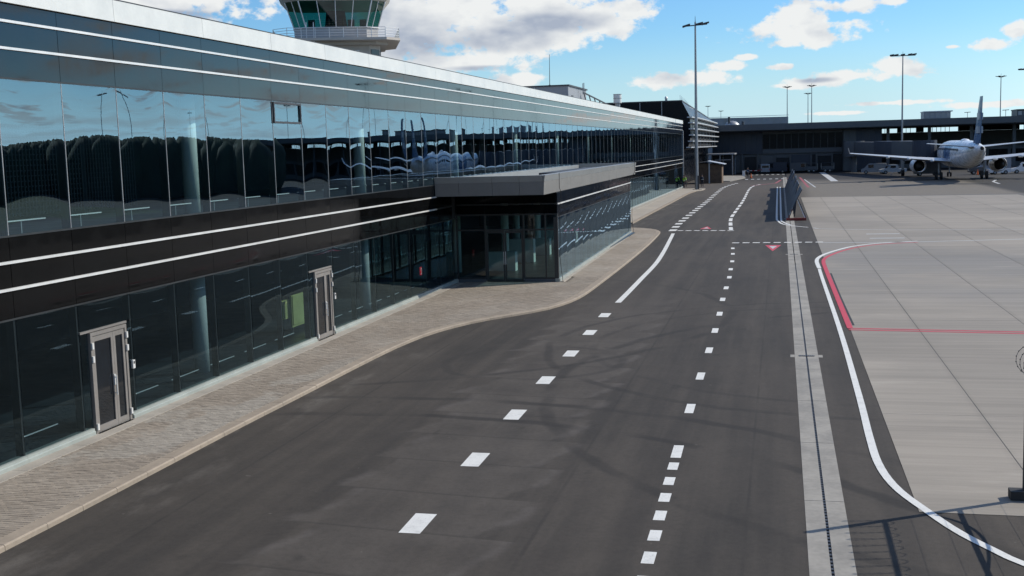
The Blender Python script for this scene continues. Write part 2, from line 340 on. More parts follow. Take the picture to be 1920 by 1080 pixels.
def concrete_mat():
    m, t, b, o = nt('brushed_apron_concrete'); g = G(t)
    big = g.noise(0.06, 5, 0.6); mid = g.noise(0.5, 5, 0.6, mul=(0.25, 1, 1)); brush = g.noise(5.0, 4, 0.6, mul=(0.03, 1, 1)); fine = g.noise(40, 3, 0.6)
    x, y, z = g.sep()
    c = g.mix(g.ramp(big, 0.35, 0.65), (0.27, 0.257, 0.24), (0.335, 0.315, 0.29))
    wet = g.m('MULTIPLY', g.ramp(g.m('ABSOLUTE', g.m('SUBTRACT', y, 60)), 6, 26, 1, 0), g.ramp(g.noise(0.09, 4, off=(3, 0, 0)), 0.35, 0.6))
    c = g.mix(g.m('MULTIPLY', wet, 0.65), c, (0.20, 0.205, 0.215))
    c = g.mix(g.ramp(mid, 0.4, 0.72, 0, 0.5), c, (0.235, 0.225, 0.21))
    c = g.mix(g.ramp(brush, 0.35, 0.7, 0, 0.55), c, g.mix(1.0, c, (0.74, 0.74, 0.745), 'MULTIPLY'))
    pale = g.noise(1.2, 4, 0.7, mul=(0.2, 1, 1), off=(9, 1, 0))
    c = g.mix(g.ramp(pale, 0.58, 0.75, 0, 0.4), c, (0.43, 0.41, 0.38))
    c = g.mix(g.ramp(fine, 0.4, 0.7, 0, 0.25), c, g.mix(1.0, c, (0.8, 0.8, 0.8), 'MULTIPLY'))
    # dirt running along the long joints
    jx = g.m('ABSOLUTE', g.m('SUBTRACT', g.m('FRACT', g.m('ADD', g.m('DIVIDE', g.m('SUBTRACT', g.m('ADD', x, g.m('MULTIPLY', y, 0.0063)), 4.33), 3.48), 0.5)), 0.5))
    c = g.mix(g.m('MULTIPLY', g.ramp(jx, 0.0, 0.045, 1, 0), g.ramp(mid, 0.3, 0.6, 0.02, 0.26)), c, (0.16, 0.152, 0.14))
    oi = t.nodes.new('ShaderNodeObjectInfo')
    f = g.ramp(oi.outputs['Random'], 0, 1, 0.93, 1.06, False)
    c = g.mix(1.0, c, g.vec(g.m('MULTIPLY', f, 1.0), g.m('MULTIPLY', f, 0.95), g.m('MULTIPLY', f, 0.865)), 'MULTIPLY')
    t.links.new(c, b.inputs['Base Color']); b.inputs['Roughness'].default_value = 0.8; b.inputs['Specular IOR Level'].default_value = 0.3
    g.bump(brush, 0.3, 0.006, b); return m
M['concrete'] = concrete_mat()
def paver_mat():
    m, t, b, o = nt('concrete_block_paving'); g = G(t)
    x, y, z = g.sep()
    cx = g.m('FLOOR', g.m('DIVIDE', x, 0.2)); cy = g.m('FLOOR', g.m('DIVIDE', y, 0.1))
    wnz = t.nodes.new('ShaderNodeTexWhiteNoise'); wnz.noise_dimensions = '2D'; t.links.new(g.vec(cx, cy), wnz.inputs['Vector'])
    c = g.mix(g.ramp(g.noise(0.35, 4), 0.35, 0.65), (0.265, 0.228, 0.186), (0.315, 0.275, 0.228))
    st = g.ramp(g.noise(0.55, 5, 0.55, mul=(1, 0.55, 1), off=(1.3, 0.4, 0)), 0.52, 0.57)
    c = g.mix(g.m('MULTIPLY', st, g.ramp(y, 26, 36, 0.7, 0.25)), c, (0.33, 0.305, 0.265))
    c = g.mix(g.ramp(g.noise(1.5, 5, 0.65, off=(8, 8, 0)), 0.52, 0.75, 0, 0.4), c, (0.17, 0.142, 0.115))
    f = g.ramp(wnz.outputs['Value'], 0, 1, 0.86, 1.12, False)
    c = g.mix(1.0, c, g.vec(f, f, f), 'MULTIPLY')
    t.links.new(c, b.inputs['Base Color']); b.inputs['Roughness'].default_value = 0.9; b.inputs['Specular IOR Level'].default_value = 0.2
    g.bump(g.noise(70, 3, 0.6), 0.3, 0.004, b); return m
M['paver'] = paver_mat()
M['paver_gap'] = pbr('sandy_joint_bed', (0.15, 0.13, 0.105), 0.95, var=0.2)
M['kerb'] = pbr('sandy_concrete_kerb', (0.30, 0.25, 0.195), 0.85, var=0.16, scale=1.2, bump=0.2, dirt=0.25)
M['joint'] = pbr('joint_sealant', (0.10, 0.096, 0.09), 0.9, var=0.2)
M['footing'] = pbr('pale_concrete_strip', (0.34, 0.31, 0.265), 0.85, var=0.14, scale=1.5, dirt=0.25)
M['walk_far'] = pbr('buff_concrete_walk', (0.36, 0.32, 0.265), 0.85, var=0.1, scale=0.4, dirt=0.15)
M['drain_conc'] = pbr('drain_concrete', (0.265, 0.25, 0.222), 0.85, var=0.22, scale=1.0, bump=0.2, dirt=0.35)
def paint(name, col, wear):
    m, t, b, o = nt(name); g = G(t)
    c = g.mix(g.ramp(g.noise(3, 5, 0.7), 0.45, 0.75, 0, wear), col, tuple(x * 0.55 + 0.03 for x in col))
    c = g.mix(g.ramp(g.noise(35, 4, 0.75), 0.55, 0.72, 0, wear * 1.3), c, (0.12, 0.115, 0.11))
    t.links.new(c, b.inputs['Base Color']); b.inputs['Roughness'].default_value = 0.7; return m
M['road_white'] = paint('white_road_paint', (0.68, 0.68, 0.65), 0.45)
M['road_white_old'] = paint('worn_white_road_paint', (0.46, 0.47, 0.47), 0.6)
M['road_red'] = paint('red_road_paint', (0.50, 0.045, 0.075), 0.3)
M['road_red_old'] = paint('worn_red_road_paint', (0.30, 0.06, 0.07), 0.7)
M['grass'] = pbr('airfield_grass', (0.035, 0.045, 0.016), 0.95, var=0.3, scale=0.02)

# ------------------------------------------------------------------ builders
ORG = {}
class MB:
    def __init__(s): s.v = []; s.f = []; s.mi = []; s.cur = 0
    def add(s, vs, fs):
        n = len(s.v); s.v += [tuple(p) for p in vs]
        for f in fs: s.f.append(tuple(i + n for i in f)); s.mi.append(s.cur)
        return s
    def box(s, x0, x1, y0, y1, z0, z1):
        return s.add([(x0, y0, z0), (x1, y0, z0), (x1, y1, z0), (x0, y1, z0), (x0, y0, z1), (x1, y0, z1), (x1, y1, z1), (x0, y1, z1)],
                     [(0, 3, 2, 1), (4, 5, 6, 7), (0, 1, 5, 4), (1, 2, 6, 5), (2, 3, 7, 6), (3, 0, 4, 7)])
    def obox(s, c, ax, ay, hx, hy, z0, z1):    # box with horizontal axes ax, ay
        ps = []
        for z in (z0, z1):
            for sx, sy in ((-1, -1), (1, -1), (1, 1), (-1, 1)):
                ps.append((c[0] + ax[0] * hx * sx + ay[0] * hy * sy, c[1] + ax[1] * hx * sx + ay[1] * hy * sy, z))
        return s.add(ps, [(0, 3, 2, 1), (4, 5, 6, 7), (0, 1, 5, 4), (1, 2, 6, 5), (2, 3, 7, 6), (3, 0, 4, 7)])
    def tube(s, p, q, r, r2=None, n=8, caps=True):
        p = Vector(p); q = Vector(q); r2 = r if r2 is None else r2
        d = (q - p).normalized(); u = d.orthogonal().normalized(); w = d.cross(u)
        vs = []
        for c, rr in ((p, r), (q, r2)):
            for i in range(n):
                a = 2 * math.pi * i / n
                vs.append(c + (u * math.cos(a) + w * math.sin(a)) * rr)
        fs = [(i, (i + 1) % n, n + (i + 1) % n, n + i) for i in range(n)]
        if caps: fs += [tuple(range(n))[::-1], tuple(range(n, 2 * n))]
        return s.add(vs, fs)
    def path(s, pts, r, n=6):
        for a, b in zip(pts, pts[1:]): s.tube(a, b, r, n=n, caps=True)
        return s
    def beam(s, p, q, w, h):                   # rectangular bar between two points
        p = Vector(p); q = Vector(q); d = (q - p).normalized()
        u = d.cross(Vector((0, 0, 1)))
        u = Vector((1, 0, 0)) if u.length < 1e-4 else u.normalized()
        k = u.cross(d)
        vs = [c + u * (w / 2 * a) + k * (h / 2 * b) for c in (p, q) for a, b in ((-1, -1), (1, -1), (1, 1), (-1, 1))]
        return s.add(vs, [(0, 3, 2, 1), (4, 5, 6, 7), (0, 1, 5, 4), (1, 2, 6, 5), (2, 3, 7, 6), (3, 0, 4, 7)])
    def prism(s, poly, z0, z1, bottom=True):
        n = len(poly); vs = [(p[0], p[1], z0) for p in poly] + [(p[0], p[1], z1) for p in poly]
        fs = [tuple(range(n, 2 * n))] + [(i, (i + 1) % n, n + (i + 1) % n, n + i) for i in range(n)]
        if bottom: fs.append(tuple(range(n))[::-1])
        return s.add(vs, fs)
    def extr(s, prof, a0, a1, axis):           # profile of (u, z) pushed along x or y
        n = len(prof)
        mk = (lambda u, z, a: (a, u, z)) if axis == 'x' else (lambda u, z, a: (u, a, z))
        vs = [mk(u, z, a0) for u, z in prof] + [mk(u, z, a1) for u, z in prof]
        fs = [tuple(range(n))[::-1], tuple(range(n, 2 * n))] + [(i, (i + 1) % n, n + (i + 1) % n, n + i) for i in range(n)]
        return s.add(vs, fs)
    def quad(s, a, b, c, d): return s.add([a, b, c, d], [(0, 1, 2, 3)])
    def rings(s, rs, cap0=True, cap1=True):
        n = len(rs[0]); vs = [p for r in rs for p in r]; fs = []
        for j in range(len(rs) - 1):
            for i in range(n): fs.append((j * n + i, j * n + (i + 1) % n, (j + 1) * n + (i + 1) % n, (j + 1) * n + i))
        if cap0: fs.append(tuple(range(n))[::-1])
        if cap1: fs.append(tuple(range((len(rs) - 1) * n, len(rs) * n)))
        return s.add(vs, fs)
    def sheet(s, poly, z): return s.add([(p[0], p[1], z) for p in poly], [tuple(range(len(poly)))])
    def ribbon(s, pts, w, z):
        L = []; Rr = []
        for i, p in enumerate(pts):
            a = Vector(pts[max(i - 1, 0)]).to_2d(); b = Vector(pts[min(i + 1, len(pts) - 1)]).to_2d()
            d = (b - a).normalized(); nrm = Vector((-d.y, d.x)) * (w / 2)
            L.append((p[0] + nrm.x, p[1] + nrm.y, z)); Rr.append((p[0] - nrm.x, p[1] - nrm.y, z))
        n = len(pts)
        return s.add(Rr + L, [(i, i + 1, n + i + 1, n + i) for i in range(n - 1)])
    def mesh(s, name, mats, off=(0, 0, 0), smooth=False):
        me = bpy.data.meshes.new(name)
        me.from_pydata([(v[0] - off[0], v[1] - off[1], v[2] - off[2]) for v in s.v], [], s.f)
        for m_ in (mats if isinstance(mats, (list, tuple)) else [mats]): me.materials.append(M[m_])
        if len(me.materials) > 1: me.polygons.foreach_set('material_index', s.mi)
        if smooth: me.polygons.foreach_set('use_smooth', [True] * len(me.polygons))
        me.update(); return me
    def build(s, name, mats, parent=None, smooth=False, fix=True, loc=None):
        off = ORG.get(parent.name, (0, 0, 0)) if parent else (loc or (0, 0, 0))
        me = s.mesh(name, mats, off, smooth)
        if fix:
            bm = bmesh.new(); bm.from_mesh(me); bmesh.ops.recalc_face_normals(bm, faces=bm.faces); bm.to_mesh(me); bm.free()
        o = bpy.data.objects.new(name, me); COL.objects.link(o)
        if parent: o.parent = parent
        else: o.location = off
        ORG[o.name] = off
        return o
def inst(name, me, loc, parent=None, rot=None):
    o = bpy.data.objects.new(name, me); COL.objects.link(o)
    off = ORG.get(parent.name, (0, 0, 0)) if parent else (0, 0, 0)
    o.location = (loc[0] - off[0], loc[1] - off[1], loc[2] - off[2])
    if rot: o.rotation_euler = rot
    if parent: o.parent = parent
    return o
def tag(o, label, cat, group=None):
    o['label'] = label; o['category'] = cat
    if group: o['group'] = group
    return o
def thing(name, label, cat, loc=(0, 0, 0), group=None, rz=0):
    o = bpy.data.objects.new(name, None); COL.objects.link(o); o.location = loc; o.rotation_euler = (0, 0, rz)
    o.empty_display_size = 0.3; ORG[o.name] = tuple(loc)
    return tag(o, label, cat, group)
def local(o): ORG[o.name] = (0, 0, 0); return o     # parts given in the thing's own coordinates
def struct(o): o['kind'] = 'structure'; return o
def stuff(o): o['kind'] = 'stuff'; return o
def group_empty(name):
    o = bpy.data.objects.new(name, None); COL.objects.link(o); ORG[o.name] = (0, 0, 0); return struct(o)
def dup(root, loc, rz=None, label=None):
    r = root.copy(); COL.objects.link(r); r.location = loc
    if rz is not None: r.rotation_euler = (0, 0, rz)
    if label: r['label'] = label
    for ch in list(root.children):
        c = ch.copy(); COL.objects.link(c); c.parent = r
        for gch in ch.children:
            d = gch.copy(); COL.objects.link(d); d.parent = c
    return r
def smooth_path(pts, step):
    P = [Vector((p[0], p[1])) for p in pts]; out = []
    for i in range(len(P) - 1):
        p0 = P[max(i - 1, 0)]; p1 = P[i]; p2 = P[i + 1]; p3 = P[min(i + 2, len(P) - 1)]
        n = max(2, int((p2 - p1).length / 0.1))
        for k in range(n):
            t = k / n
            out.append(0.5 * ((2 * p1) + (p2 - p0) * t + (2 * p0 - 5 * p1 + 4 * p2 - p3) * t * t + (3 * p1 - p0 - 3 * p2 + p3) * t ** 3))
    out.append(P[-1])
    res = [out[0]]; acc = 0
    for a, b in zip(out, out[1:]):
        acc += (b - a).length
        if acc >= step: res.append(b); acc = 0
    if (res[-1] - out[-1]).length > step * 0.3: res.append(out[-1])
    return [(p.x, p.y) for p in res]
def in_frame(p, margin=0):
    v = Vector(p) - EYE
    c = xc * v.x + yc * v.y + zc * v.z
    if c.z < 0.1: return False
    px = 960 + F * c.x / c.z; py = 540 + F * c.y / c.z
    return -margin < px < 1920 + margin and -margin < py < 1080 + margin

# ================================================================== GROUND, ROAD, APRON
ap0 = lambda y: 2.12 + drift(y)                # apron edge
mb = MB().sheet([(-3000, -3000), (3000, -3000), (3000, 3000), (-3000, 3000)], ZR - 0.35)
struct(mb.build('ground', 'grass'))
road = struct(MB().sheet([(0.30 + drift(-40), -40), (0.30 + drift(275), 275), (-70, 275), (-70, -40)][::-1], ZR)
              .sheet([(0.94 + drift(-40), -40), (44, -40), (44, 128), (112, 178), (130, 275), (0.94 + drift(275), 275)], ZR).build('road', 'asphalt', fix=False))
grs = struct(MB().sheet([(44, -400), (900, -400), (900, 900), (130, 900), (130, 275), (112, 178), (44, 128)], ZR - 0.004).build('airfield_grass', 'grass', fix=False))

# drain: two concrete strips with a slot of bars between them
drain = struct(MB().sheet([(0.28 + drift(-40), -40), (0.96 + drift(-40), -40), (0.96 + drift(275), 275), (0.28 + drift(275), 275)], ZR - 0.12).build('drain_channel', 'black', fix=False))
y = 8.0; kk = 0
while y < 215:
    L = 4.0
    for a, b in ((0.292, 0.598), (0.642, 0.948)):
        d0, d1 = drift(y), drift(y + L - 0.02)
        m_ = MB().rings([[(a + d0, y, zz_), (b + d0, y, zz_), (b + d1, y + L - 0.02, zz_), (a + d1, y + L - 0.02, zz_)] for zz_ in (ZR - 0.12, ZR + 0.004)])
        m_.build('drain_slab', 'drain_conc', drain)
    y += L; kk += 1
bars = MB()
y = 14.0
while y < 60:
    bars.box(0.598 + drift(y), 0.642 + drift(y), y, y + 0.075, ZR - 0.03, ZR - 0.004); y += 0.15
stuff(bars.build('grate_bar', 'dark_steel', drain))
for yg in (34.0, 65.6, 97.0):
    d = drift(yg)
    MB().box(0.17 + d, 0.288 + d, yg - 0.2, yg + 0.2, ZR, ZR + 0.003).box(0.952 + d, 1.07 + d, yg - 0.2, yg + 0.2, ZR, ZR + 0.003).build('gully_collar', 'drain_conc', drain)
    gr = MB().box(0.40 + d, 0.84 + d, yg - 0.085, yg + 0.085, ZR + 0.004, ZR + 0.009).build('gully_grate', 'black', drain)
    b2 = MB()
    for i in range(8): b2.box(0.42 + d + i * 0.053, 0.45 + d + i * 0.053, yg - 0.07, yg + 0.07, ZR + 0.009, ZR + 0.014)
    b2.build('grate_bar', 'dark_steel', gr)

# concrete apron of separate slabs
apron = struct(MB().sheet([(ap0(19.6) - 0.0, 19.6), (24.5, 19.6), (24.5, 134.6), (ap0(134.6), 134.6)], ZR + 0.002).build('concrete_apron', 'joint', fix=False))
SW, SL = 3.55, 7.2
ny = 16
SX = (2.12, 4.25, 7.65, 11.15, 14.65, 18.2, 21.7, 24.4)
for j in range(ny):
    y0 = 19.6 + j * SL; y1 = min(y0 + SL, 134.6) - 0.012
    for xa, xb in zip(SX, SX[1:]):
        xb -= 0.02
        q = [(xa + drift(y0), y0), (xb + drift(y0), y0), (xb + drift(y1), y1), (xa + drift(y1), y1)]
        q = [(px, py - 0.10 * (px - 2)) if j == ny - 1 and py == y1 else (px, py) for px, py in q]
        dz = rnd.uniform(-0.001, 0.001)
        MB().prism(q, ZR + 0.0035, ZR + 0.0075 + dz, bottom=False).build('concrete_slab', 'concrete', apron, fix=False)

# painted markings (thin sheets)
ZP, ZQ = ZR + 0.004, ZR + 0.0115               # on asphalt / on the raised slabs
def mark(name, pts, w, mat='road_white', z=None, parent=road, z_fix=None):
    return MB().ribbon([rd(p) for p in pts], w, ZP if z is None else z).build(name, mat, parent, fix=False)
def cross_z(x, y): return ZQ if x > ap0(y) - 0.02 and 19.6 < y < 134 else ZR + 0.0085
# left lane: long dashes every four metres, then a solid curve
for yy, xx in ((13.55, -5.75), (17.53, -5.865), (21.48, -5.955), (25.38, -6.065), (29.37, -6.17), (33.36, -6.23), (37.3, -6.32), (41.28, -6.44)):
    q = [rd((xx - 0.19, yy - 0.5)), rd((xx + 0.17, yy - 0.5)), rd((xx + 0.15, yy + 0.5)), rd((xx - 0.22, yy + 0.5))]
    MB().sheet(q, ZP).build('lane_dash', 'road_white', road, fix=False)
mark('edge_line', smooth_path([(-6.47, 44.7), (-6.50, 48), (-6.56, 52.5), (-6.66, 59.7), (-6.95, 66.5), (-7.38, 74.3), (-7.75, 80.7)], 1.0), 0.24)
# centre dashes: short near the camera, then metre dashes
CXT = ((10, -1.85), (16.3, -1.99), (22.6, -2.14), (26.5, -2.2), (30.3, -2.24), (34.1, -2.27), (37.9, -2.32), (41.8, -2.39), (45.7, -2.5), (49.4, -2.55), (53.5, -2.61), (56.7, -2.71), (60.9, -2.82), (65.1, -2.98), (68.5, -3.14), (72.2, -3.31), (80, -3.6))
def cx(y):
    for (a, u), (b, v) in zip(CXT, CXT[1:]):
        if a <= y <= b: return u + (v - u) * (y - a) / (b - a)
    return -2.0
yy = 15.25
while yy < 21.6:
    c0 = cx(yy); MB().sheet([rd((c0 - 0.1, yy)), rd((c0 + 0.09, yy)), rd((c0 + 0.085, yy + 0.5)), rd((c0 - 0.105, yy + 0.5))], ZP).build('lane_dash', 'road_white', road, fix=False); yy += 1.0
for y0 in (22.1, 25.95, 29.8, 33.72, 37.45, 41.3, 45.25, 49.0, 53.0, 56.5, 60.4, 64.6, 68.1):
    c0, c1 = cx(y0), cx(y0 + 0.95)
    MB().sheet([rd((c0 - 0.1, y0)), rd((c0 + 0.1, y0)), rd((c1 + 0.1, y0 + 0.95)), rd((c1 - 0.1, y0 + 0.95))], ZP).build('lane_dash', 'road_white', road, fix=False)
# crossing give-way lines
for i in range(8):
    xa = -8.3 + 0.595 * i
    mark('give_way_dash', [(xa, 83.6 - 0.15 * i * 0.6), (xa + 0.4, 83.5 - 0.15 * i * 0.6)], 0.45)
for i in range(9):
    xa = -3.35 + 0.62 * i
    if 0.0 < xa + 0.1 < 0.45: continue
    mark('give_way_dash', [(xa, 72.4), (xa + 0.42, 72.35)], 0.45, z=ZR + 0.0085)
mark('stand_line', [(2.0, 71.9), (4.5, 71.8), (7.6, 71.9), (13.5, 73.2), (20.0, 75)], 0.22, 'road_white_old', ZQ, apron)
for y0 in (76.1, 79.6): mark('stand_marking', [(4.9, y0 / KR), (6.95, y0 / KR)], 0.4, 'road_white_old', ZQ, apron)
def tri(pts, mat, z, s=1.0):
    c = (sum(p[0] for p in pts) / 3, sum(p[1] for p in pts) / 3)
    return MB().sheet([(c[0] + (p[0] - c[0]) * s, c[1] + (p[1] - c[1]) * s) for p in pts], z)
for T in ([(-6.33, 86.2), (-5.47, 86.2), (-5.95, 88.9)], [(-1.36, 71.7), (-0.87, 67.7), (-0.42, 71.7)]):
    t_ = tri(T, 'road_red', ZP).build('yield_triangle', 'road_red', road, fix=False)
    tri(T, 'road_white', ZR + 0.008, 0.5).build('triangle_centre', 'road_white_old', t_, fix=False)
# dashes beyond the crossing
LD = [(-8.2, 85.3), (-8.32, 88.85), (-8.42, 92.4), (-8.47, 95.94), (-8.5, 99.6), (-8.53, 103.5), (-8.55, 107.4), (-8.57, 111.2), (-8.59, 114.7), (-8.6, 118.2), (-8.6, 121.9),
      (-8.62, 125.6), (-8.65, 129.5), (-8.7, 133.7), (-8.76, 138.2), (-8.83, 142.7), (-8.88, 147), (-8.93, 151.5), (-8.98, 156), (-9.03, 160.5), (-9.05, 165), (-9.0, 170), (-8.9, 174.5), (-8.65, 179), (-8.3, 183), (-7.95, 187)]
for x_, y_ in LD: MB().box(x_ - 0.27, x_ + 0.27, y_ - 0.75, y_ + 0.75, ZR + 0.003, ZR + 0.0045).build('lane_dash', 'road_white', road, fix=False)
RF = smooth_path([(-3.95, 83.9), (-4.27, 89.8), (-4.55, 95.8), (-4.67, 100.2), (-4.7, 107), (-4.72, 117), (-4.75, 125), (-4.85, 136), (-5.02, 148), (-5.14, 158), (-5.12, 168), (-4.75, 175.5), (-4.0, 181)], 0.5)
i = 0
while i + 8 < len(RF):
    MB().ribbon(RF[i:i + 8], 0.28, ZP).build('lane_dash', 'road_white', road, fix=False); i += 10
for x_ in range(7):
    MB().box(-7.3 + x_ * 1.02, -6.8 + x_ * 1.02, 205.5, 208.3, ZR + 0.003, ZR + 0.0045).build('crossing_dash', 'road_white_old', road, fix=False)
    MB().box(-7.3 + x_ * 1.02, -6.8 + x_ * 1.02, 234.5, 237.5, ZR + 0.003, ZR + 0.0045).build('crossing_dash', 'road_white_old', road, fix=False)
MB().ribbon([(-0.9, 205), (0.0, 206), (0.4, 208)], 0.5, ZP).build('red_marking', 'road_red_old', road, fix=False)
MB().ribbon([(-5.4, 175), (-1.9, 184), (-1.2, 200)], 0.35, ZR + 0.006).build('red_marking', 'road_red_old', road, fix=False)
MB().ribbon([(2.0, 212), (2.7, 164)], 0.35, ZP).build('stand_line', 'road_red_old', road, fix=False)
MB().ribbon([(2.6, 200), (3.6, 164)], 0.2, ZP).build('stand_line', 'road_white_old', road, fix=False)
MB().ribbon([(6.6, 245), (7.0, 188)], 1.1, ZP).build('stand_line', 'road_white_old', road, fix=False)
MB().ribbon([(29.0, 179), (27.5, 172), (27, 164)], 0.35, ZP).build('stand_line', 'road_white_old', road, fix=False)
# double white line under the blast fence
MB().ribbon(smooth_path([(-1.48, 168), (-1.17, 127.3), (-0.93, 98.7), (-0.82, 94.9), (-0.54, 91.3), (-0.18, 89.55), (0.28, 88.5), (1.08, 87.1), (1.4, 86.6)], 0.8), 0.16, ZR + 0.0085).build('edge_line', 'road_white', road, fix=False)
MB().ribbon(smooth_path([(1.75, 86.0), (2.3, 85.0), (7.8, 82.9), (15.1, 82.4), (24, 82.6)], 1.0), 0.16, ZQ).build('stand_line', 'road_white_old', apron, fix=False)
MB().ribbon(smooth_path([(-1.11, 167.9), (-0.8, 127.2), (-0.57, 97.1), (-0.42, 93.3), (-0.14, 90.9), (0.2, 89.3)], 0.8), 0.15, ZR + 0.0085).build('edge_line', 'road_white', road, fix=False)
# apron boundary: white curve, red line inside it
wc = [(1.44, 57.0), (1.46, 53.3), (1.61, 38.1), (1.63, 28.3), (1.61, 24.2), (1.64, 22.1), (1.82, 20.6), (2.2, 19.3), (2.55, 18.3), (2.96, 17.5), (3.3, 16.95), (4.6, 15.4), (6, 13.6)]
wcp = [rd(p) for p in smooth_path(wc, 0.3)]
MB().ribbon(wcp, 0.155, ZQ).build('boundary_line', 'road_white', apron, fix=False)
wc2 = [(1.44, 57.2), (1.40, 60.6), (1.55, 62.6), (1.95, 64.6), (2.7, 67.0), (3.63, 69.2), (5.2, 71.2), (7.45, 72.4)]
MB().ribbon([rd(p) for p in smooth_path(wc2, 0.3)], 0.20, ZQ).build('boundary_line', 'road_white', apron, fix=False)
rc = [(1.94, 38.6), (1.83, 48), (1.73, 57), (1.72, 60.2), (1.86, 62.2), (2.3, 64.3), (3.0, 66.6), (3.9, 68.7), (5.3, 70.5), (7.4, 71.6)]
MB().ribbon([rd(p) for p in smooth_path(rc, 0.3)], 0.19, ZQ).build('restraint_line', 'road_red', apron, fix=False)
for dy, w_ in ((0.0, 0.14), (0.33, 0.14)):
    MB().ribbon([rd(p) for p in ((1.88, 38.25 + dy), (7.05, 37.75 + dy), (13, 37.2 + dy))], w_, ZQ + 0.001).build('restraint_line', 'road_red', apron, fix=False)
MB().ribbon([rd(p) for p in smooth_path([(2.08, 39.2), (1.98, 46), (1.9, 55)], 0.8)], 0.07, ZQ + 0.0005).build('joint_sealant', 'black', apron, fix=False)

# ================================================================== PAVEMENT
edge = smooth_path([(-12.22, 4), (-12.2, 10), (-12.12, 17.1), (-12.15, 23.5), (-12.12, 27), (-12.1, 32), (-12.0, 35), (-11.7, 37.4), (-10.9, 39.9), (-9.5, 42.2), (-8.75, 44.0), (-8.3, 47),
                    (-8.25, 53), (-8.3, 62), (-8.45, 72), (-8.75, 81.2), (-8.98, 83.4), (-9.5, 85.2), (-10.3, 86.4), (-11.7, 87.5), (-15.0, 88.3)], 1.0)
KW = 0.30
def offset(path, d):
    out = []
    for i, p in enumerate(path):
        a = Vector(path[max(i - 1, 0)]); b = Vector(path[min(i + 1, len(path) - 1)])
        t = (b - a).normalized(); out.append((p[0] - t.y * d, p[1] + t.x * d))
    return out
inner = offset(edge, KW)
side = struct(MB().prism([(-14.98, 4)] + [(p[0], p[1]) for p in inner] + [(-14.98, 88.0)], ZR - 0.1, -0.045).build('sidewalk', 'paver_gap'))
for i in range(len(edge) - 1):
    a, b = Vector(edge[i]), Vector(edge[i + 1]); c, d = Vector(inner[i + 1]), Vector(inner[i])
    t = (b - a).normalized() * 0.005
    j = rnd.uniform(-0.003, 0.003)
    a_, b_, c_, d_ = a + t, b - t, c - t, d + t
    bev = 0.025
    n_ = (Vector(((d_ - a_).x, (d_ - a_).y))).normalized() * bev
    m_ = MB().rings([[(a_.x, a_.y, ZR - 0.05), (b_.x, b_.y, ZR - 0.05), (c_.x, c_.y, ZR - 0.05), (d_.x, d_.y, ZR - 0.05)],
                     [(a_.x, a_.y, -bev + j), (b_.x, b_.y, -bev + j), (c_.x, c_.y, -bev + j), (d_.x, d_.y, -bev + j)],
                     [(a_.x + n_.x, a_.y + n_.y, j), (b_.x + n_.x, b_.y + n_.y, j), (c_.x, c_.y, j), (d_.x, d_.y, j)]], cap0=False)
    m_.build('kerb_stone', 'kerb', side)
for i in range(20):
    y0 = 11.5 + i * 2.0
    if y0 > 50: break
    MB().box(-14.97, -14.585, y0, min(y0 + 1.99, 51.7), -0.08, 0.012).build('footing_slab', 'footing', side)
MB().prism([(-10.14, 51.9), (-9.98, 51.9), (-10.57, 81.75), (-10.73, 81.75)], -0.08, 0.012).build('footing_slab', 'footing', side)
# paving blocks, laid in rows across the walk
def poly_x(path, y):                           # inner kerb line at height y
    for p, q in zip(path, path[1:]):
        if (p[1] - y) * (q[1] - y) <= 0 and abs(q[1] - p[1]) > 1e-6: return p[0] + (q[0] - p[0]) * (y - p[1]) / (q[1] - p[1])
    return None
blocks = []
for r in range(120, 540):
    yb = r * 0.1; xe = poly_x(inner, yb + 0.05)
    if xe is None: continue
    half = 0.1 if r % 2 else 0.0
    xi = -14.6
    while xi < xe - 0.02:
        x0 = max(math.floor((xi + half) / 0.2) * 0.2 - half, -14.58); x1 = min(math.floor((xi + half) / 0.2) * 0.2 - half + 0.2, xe - 0.003)
        if x1 - x0 > 0.035 and not (yb > 51.8 and x0 < -9.98): blocks.append((x0, x1, yb))
        xi = math.floor((xi + half) / 0.2) * 0.2 - half + 0.2001
near = sorted((b for b in blocks if in_frame((b[0], b[2], 0), 10)), key=lambda b: Vector((b[0], b[2], -6)).length)[:300]
nset = set(near); bmx = {}
rest = MB()
for x0, x1, yb in blocks:
    z = rnd.uniform(-0.0025, 0.0025); tz = rnd.uniform(-0.0015, 0.0015)
    vs = [(x0 + .002, yb + .003, -.05), (x1 - .002, yb + .003, -.05), (x1 - .002, yb + .097, -.05), (x0 + .002, yb + .097, -.05),
          (x0 + .005, yb + .006, z + tz), (x1 - .005, yb + .006, z - tz), (x1 - .005, yb + .094, z - tz), (x0 + .005, yb + .094, z + tz)]
    fs = [(4, 5, 6, 7), (0, 1, 5, 4), (1, 2, 6, 5), (2, 3, 7, 6), (3, 0, 4, 7)]
    if (x0, x1, yb) in nset: MB().add(vs, fs).build('paving_block', 'paver', side, fix=False)
    else: rest.add(vs, fs)
stuff(rest.build('paving_blocks', 'paver', side, fix=False))
far_poly = [(p[0], p[1]) for p in inner if p[1] > 54.0]
far_poly = [(poly_x(inner, 54.0), 54.0)] + far_poly[:-1] + [(-14.9, 87.9)]
MB().sheet([(-10.02, 54.0)] + far_poly + [(-14.9, 81.78), (-10.58, 81.78)], -0.004).build('paving_surface', 'paver', side, fix=False)
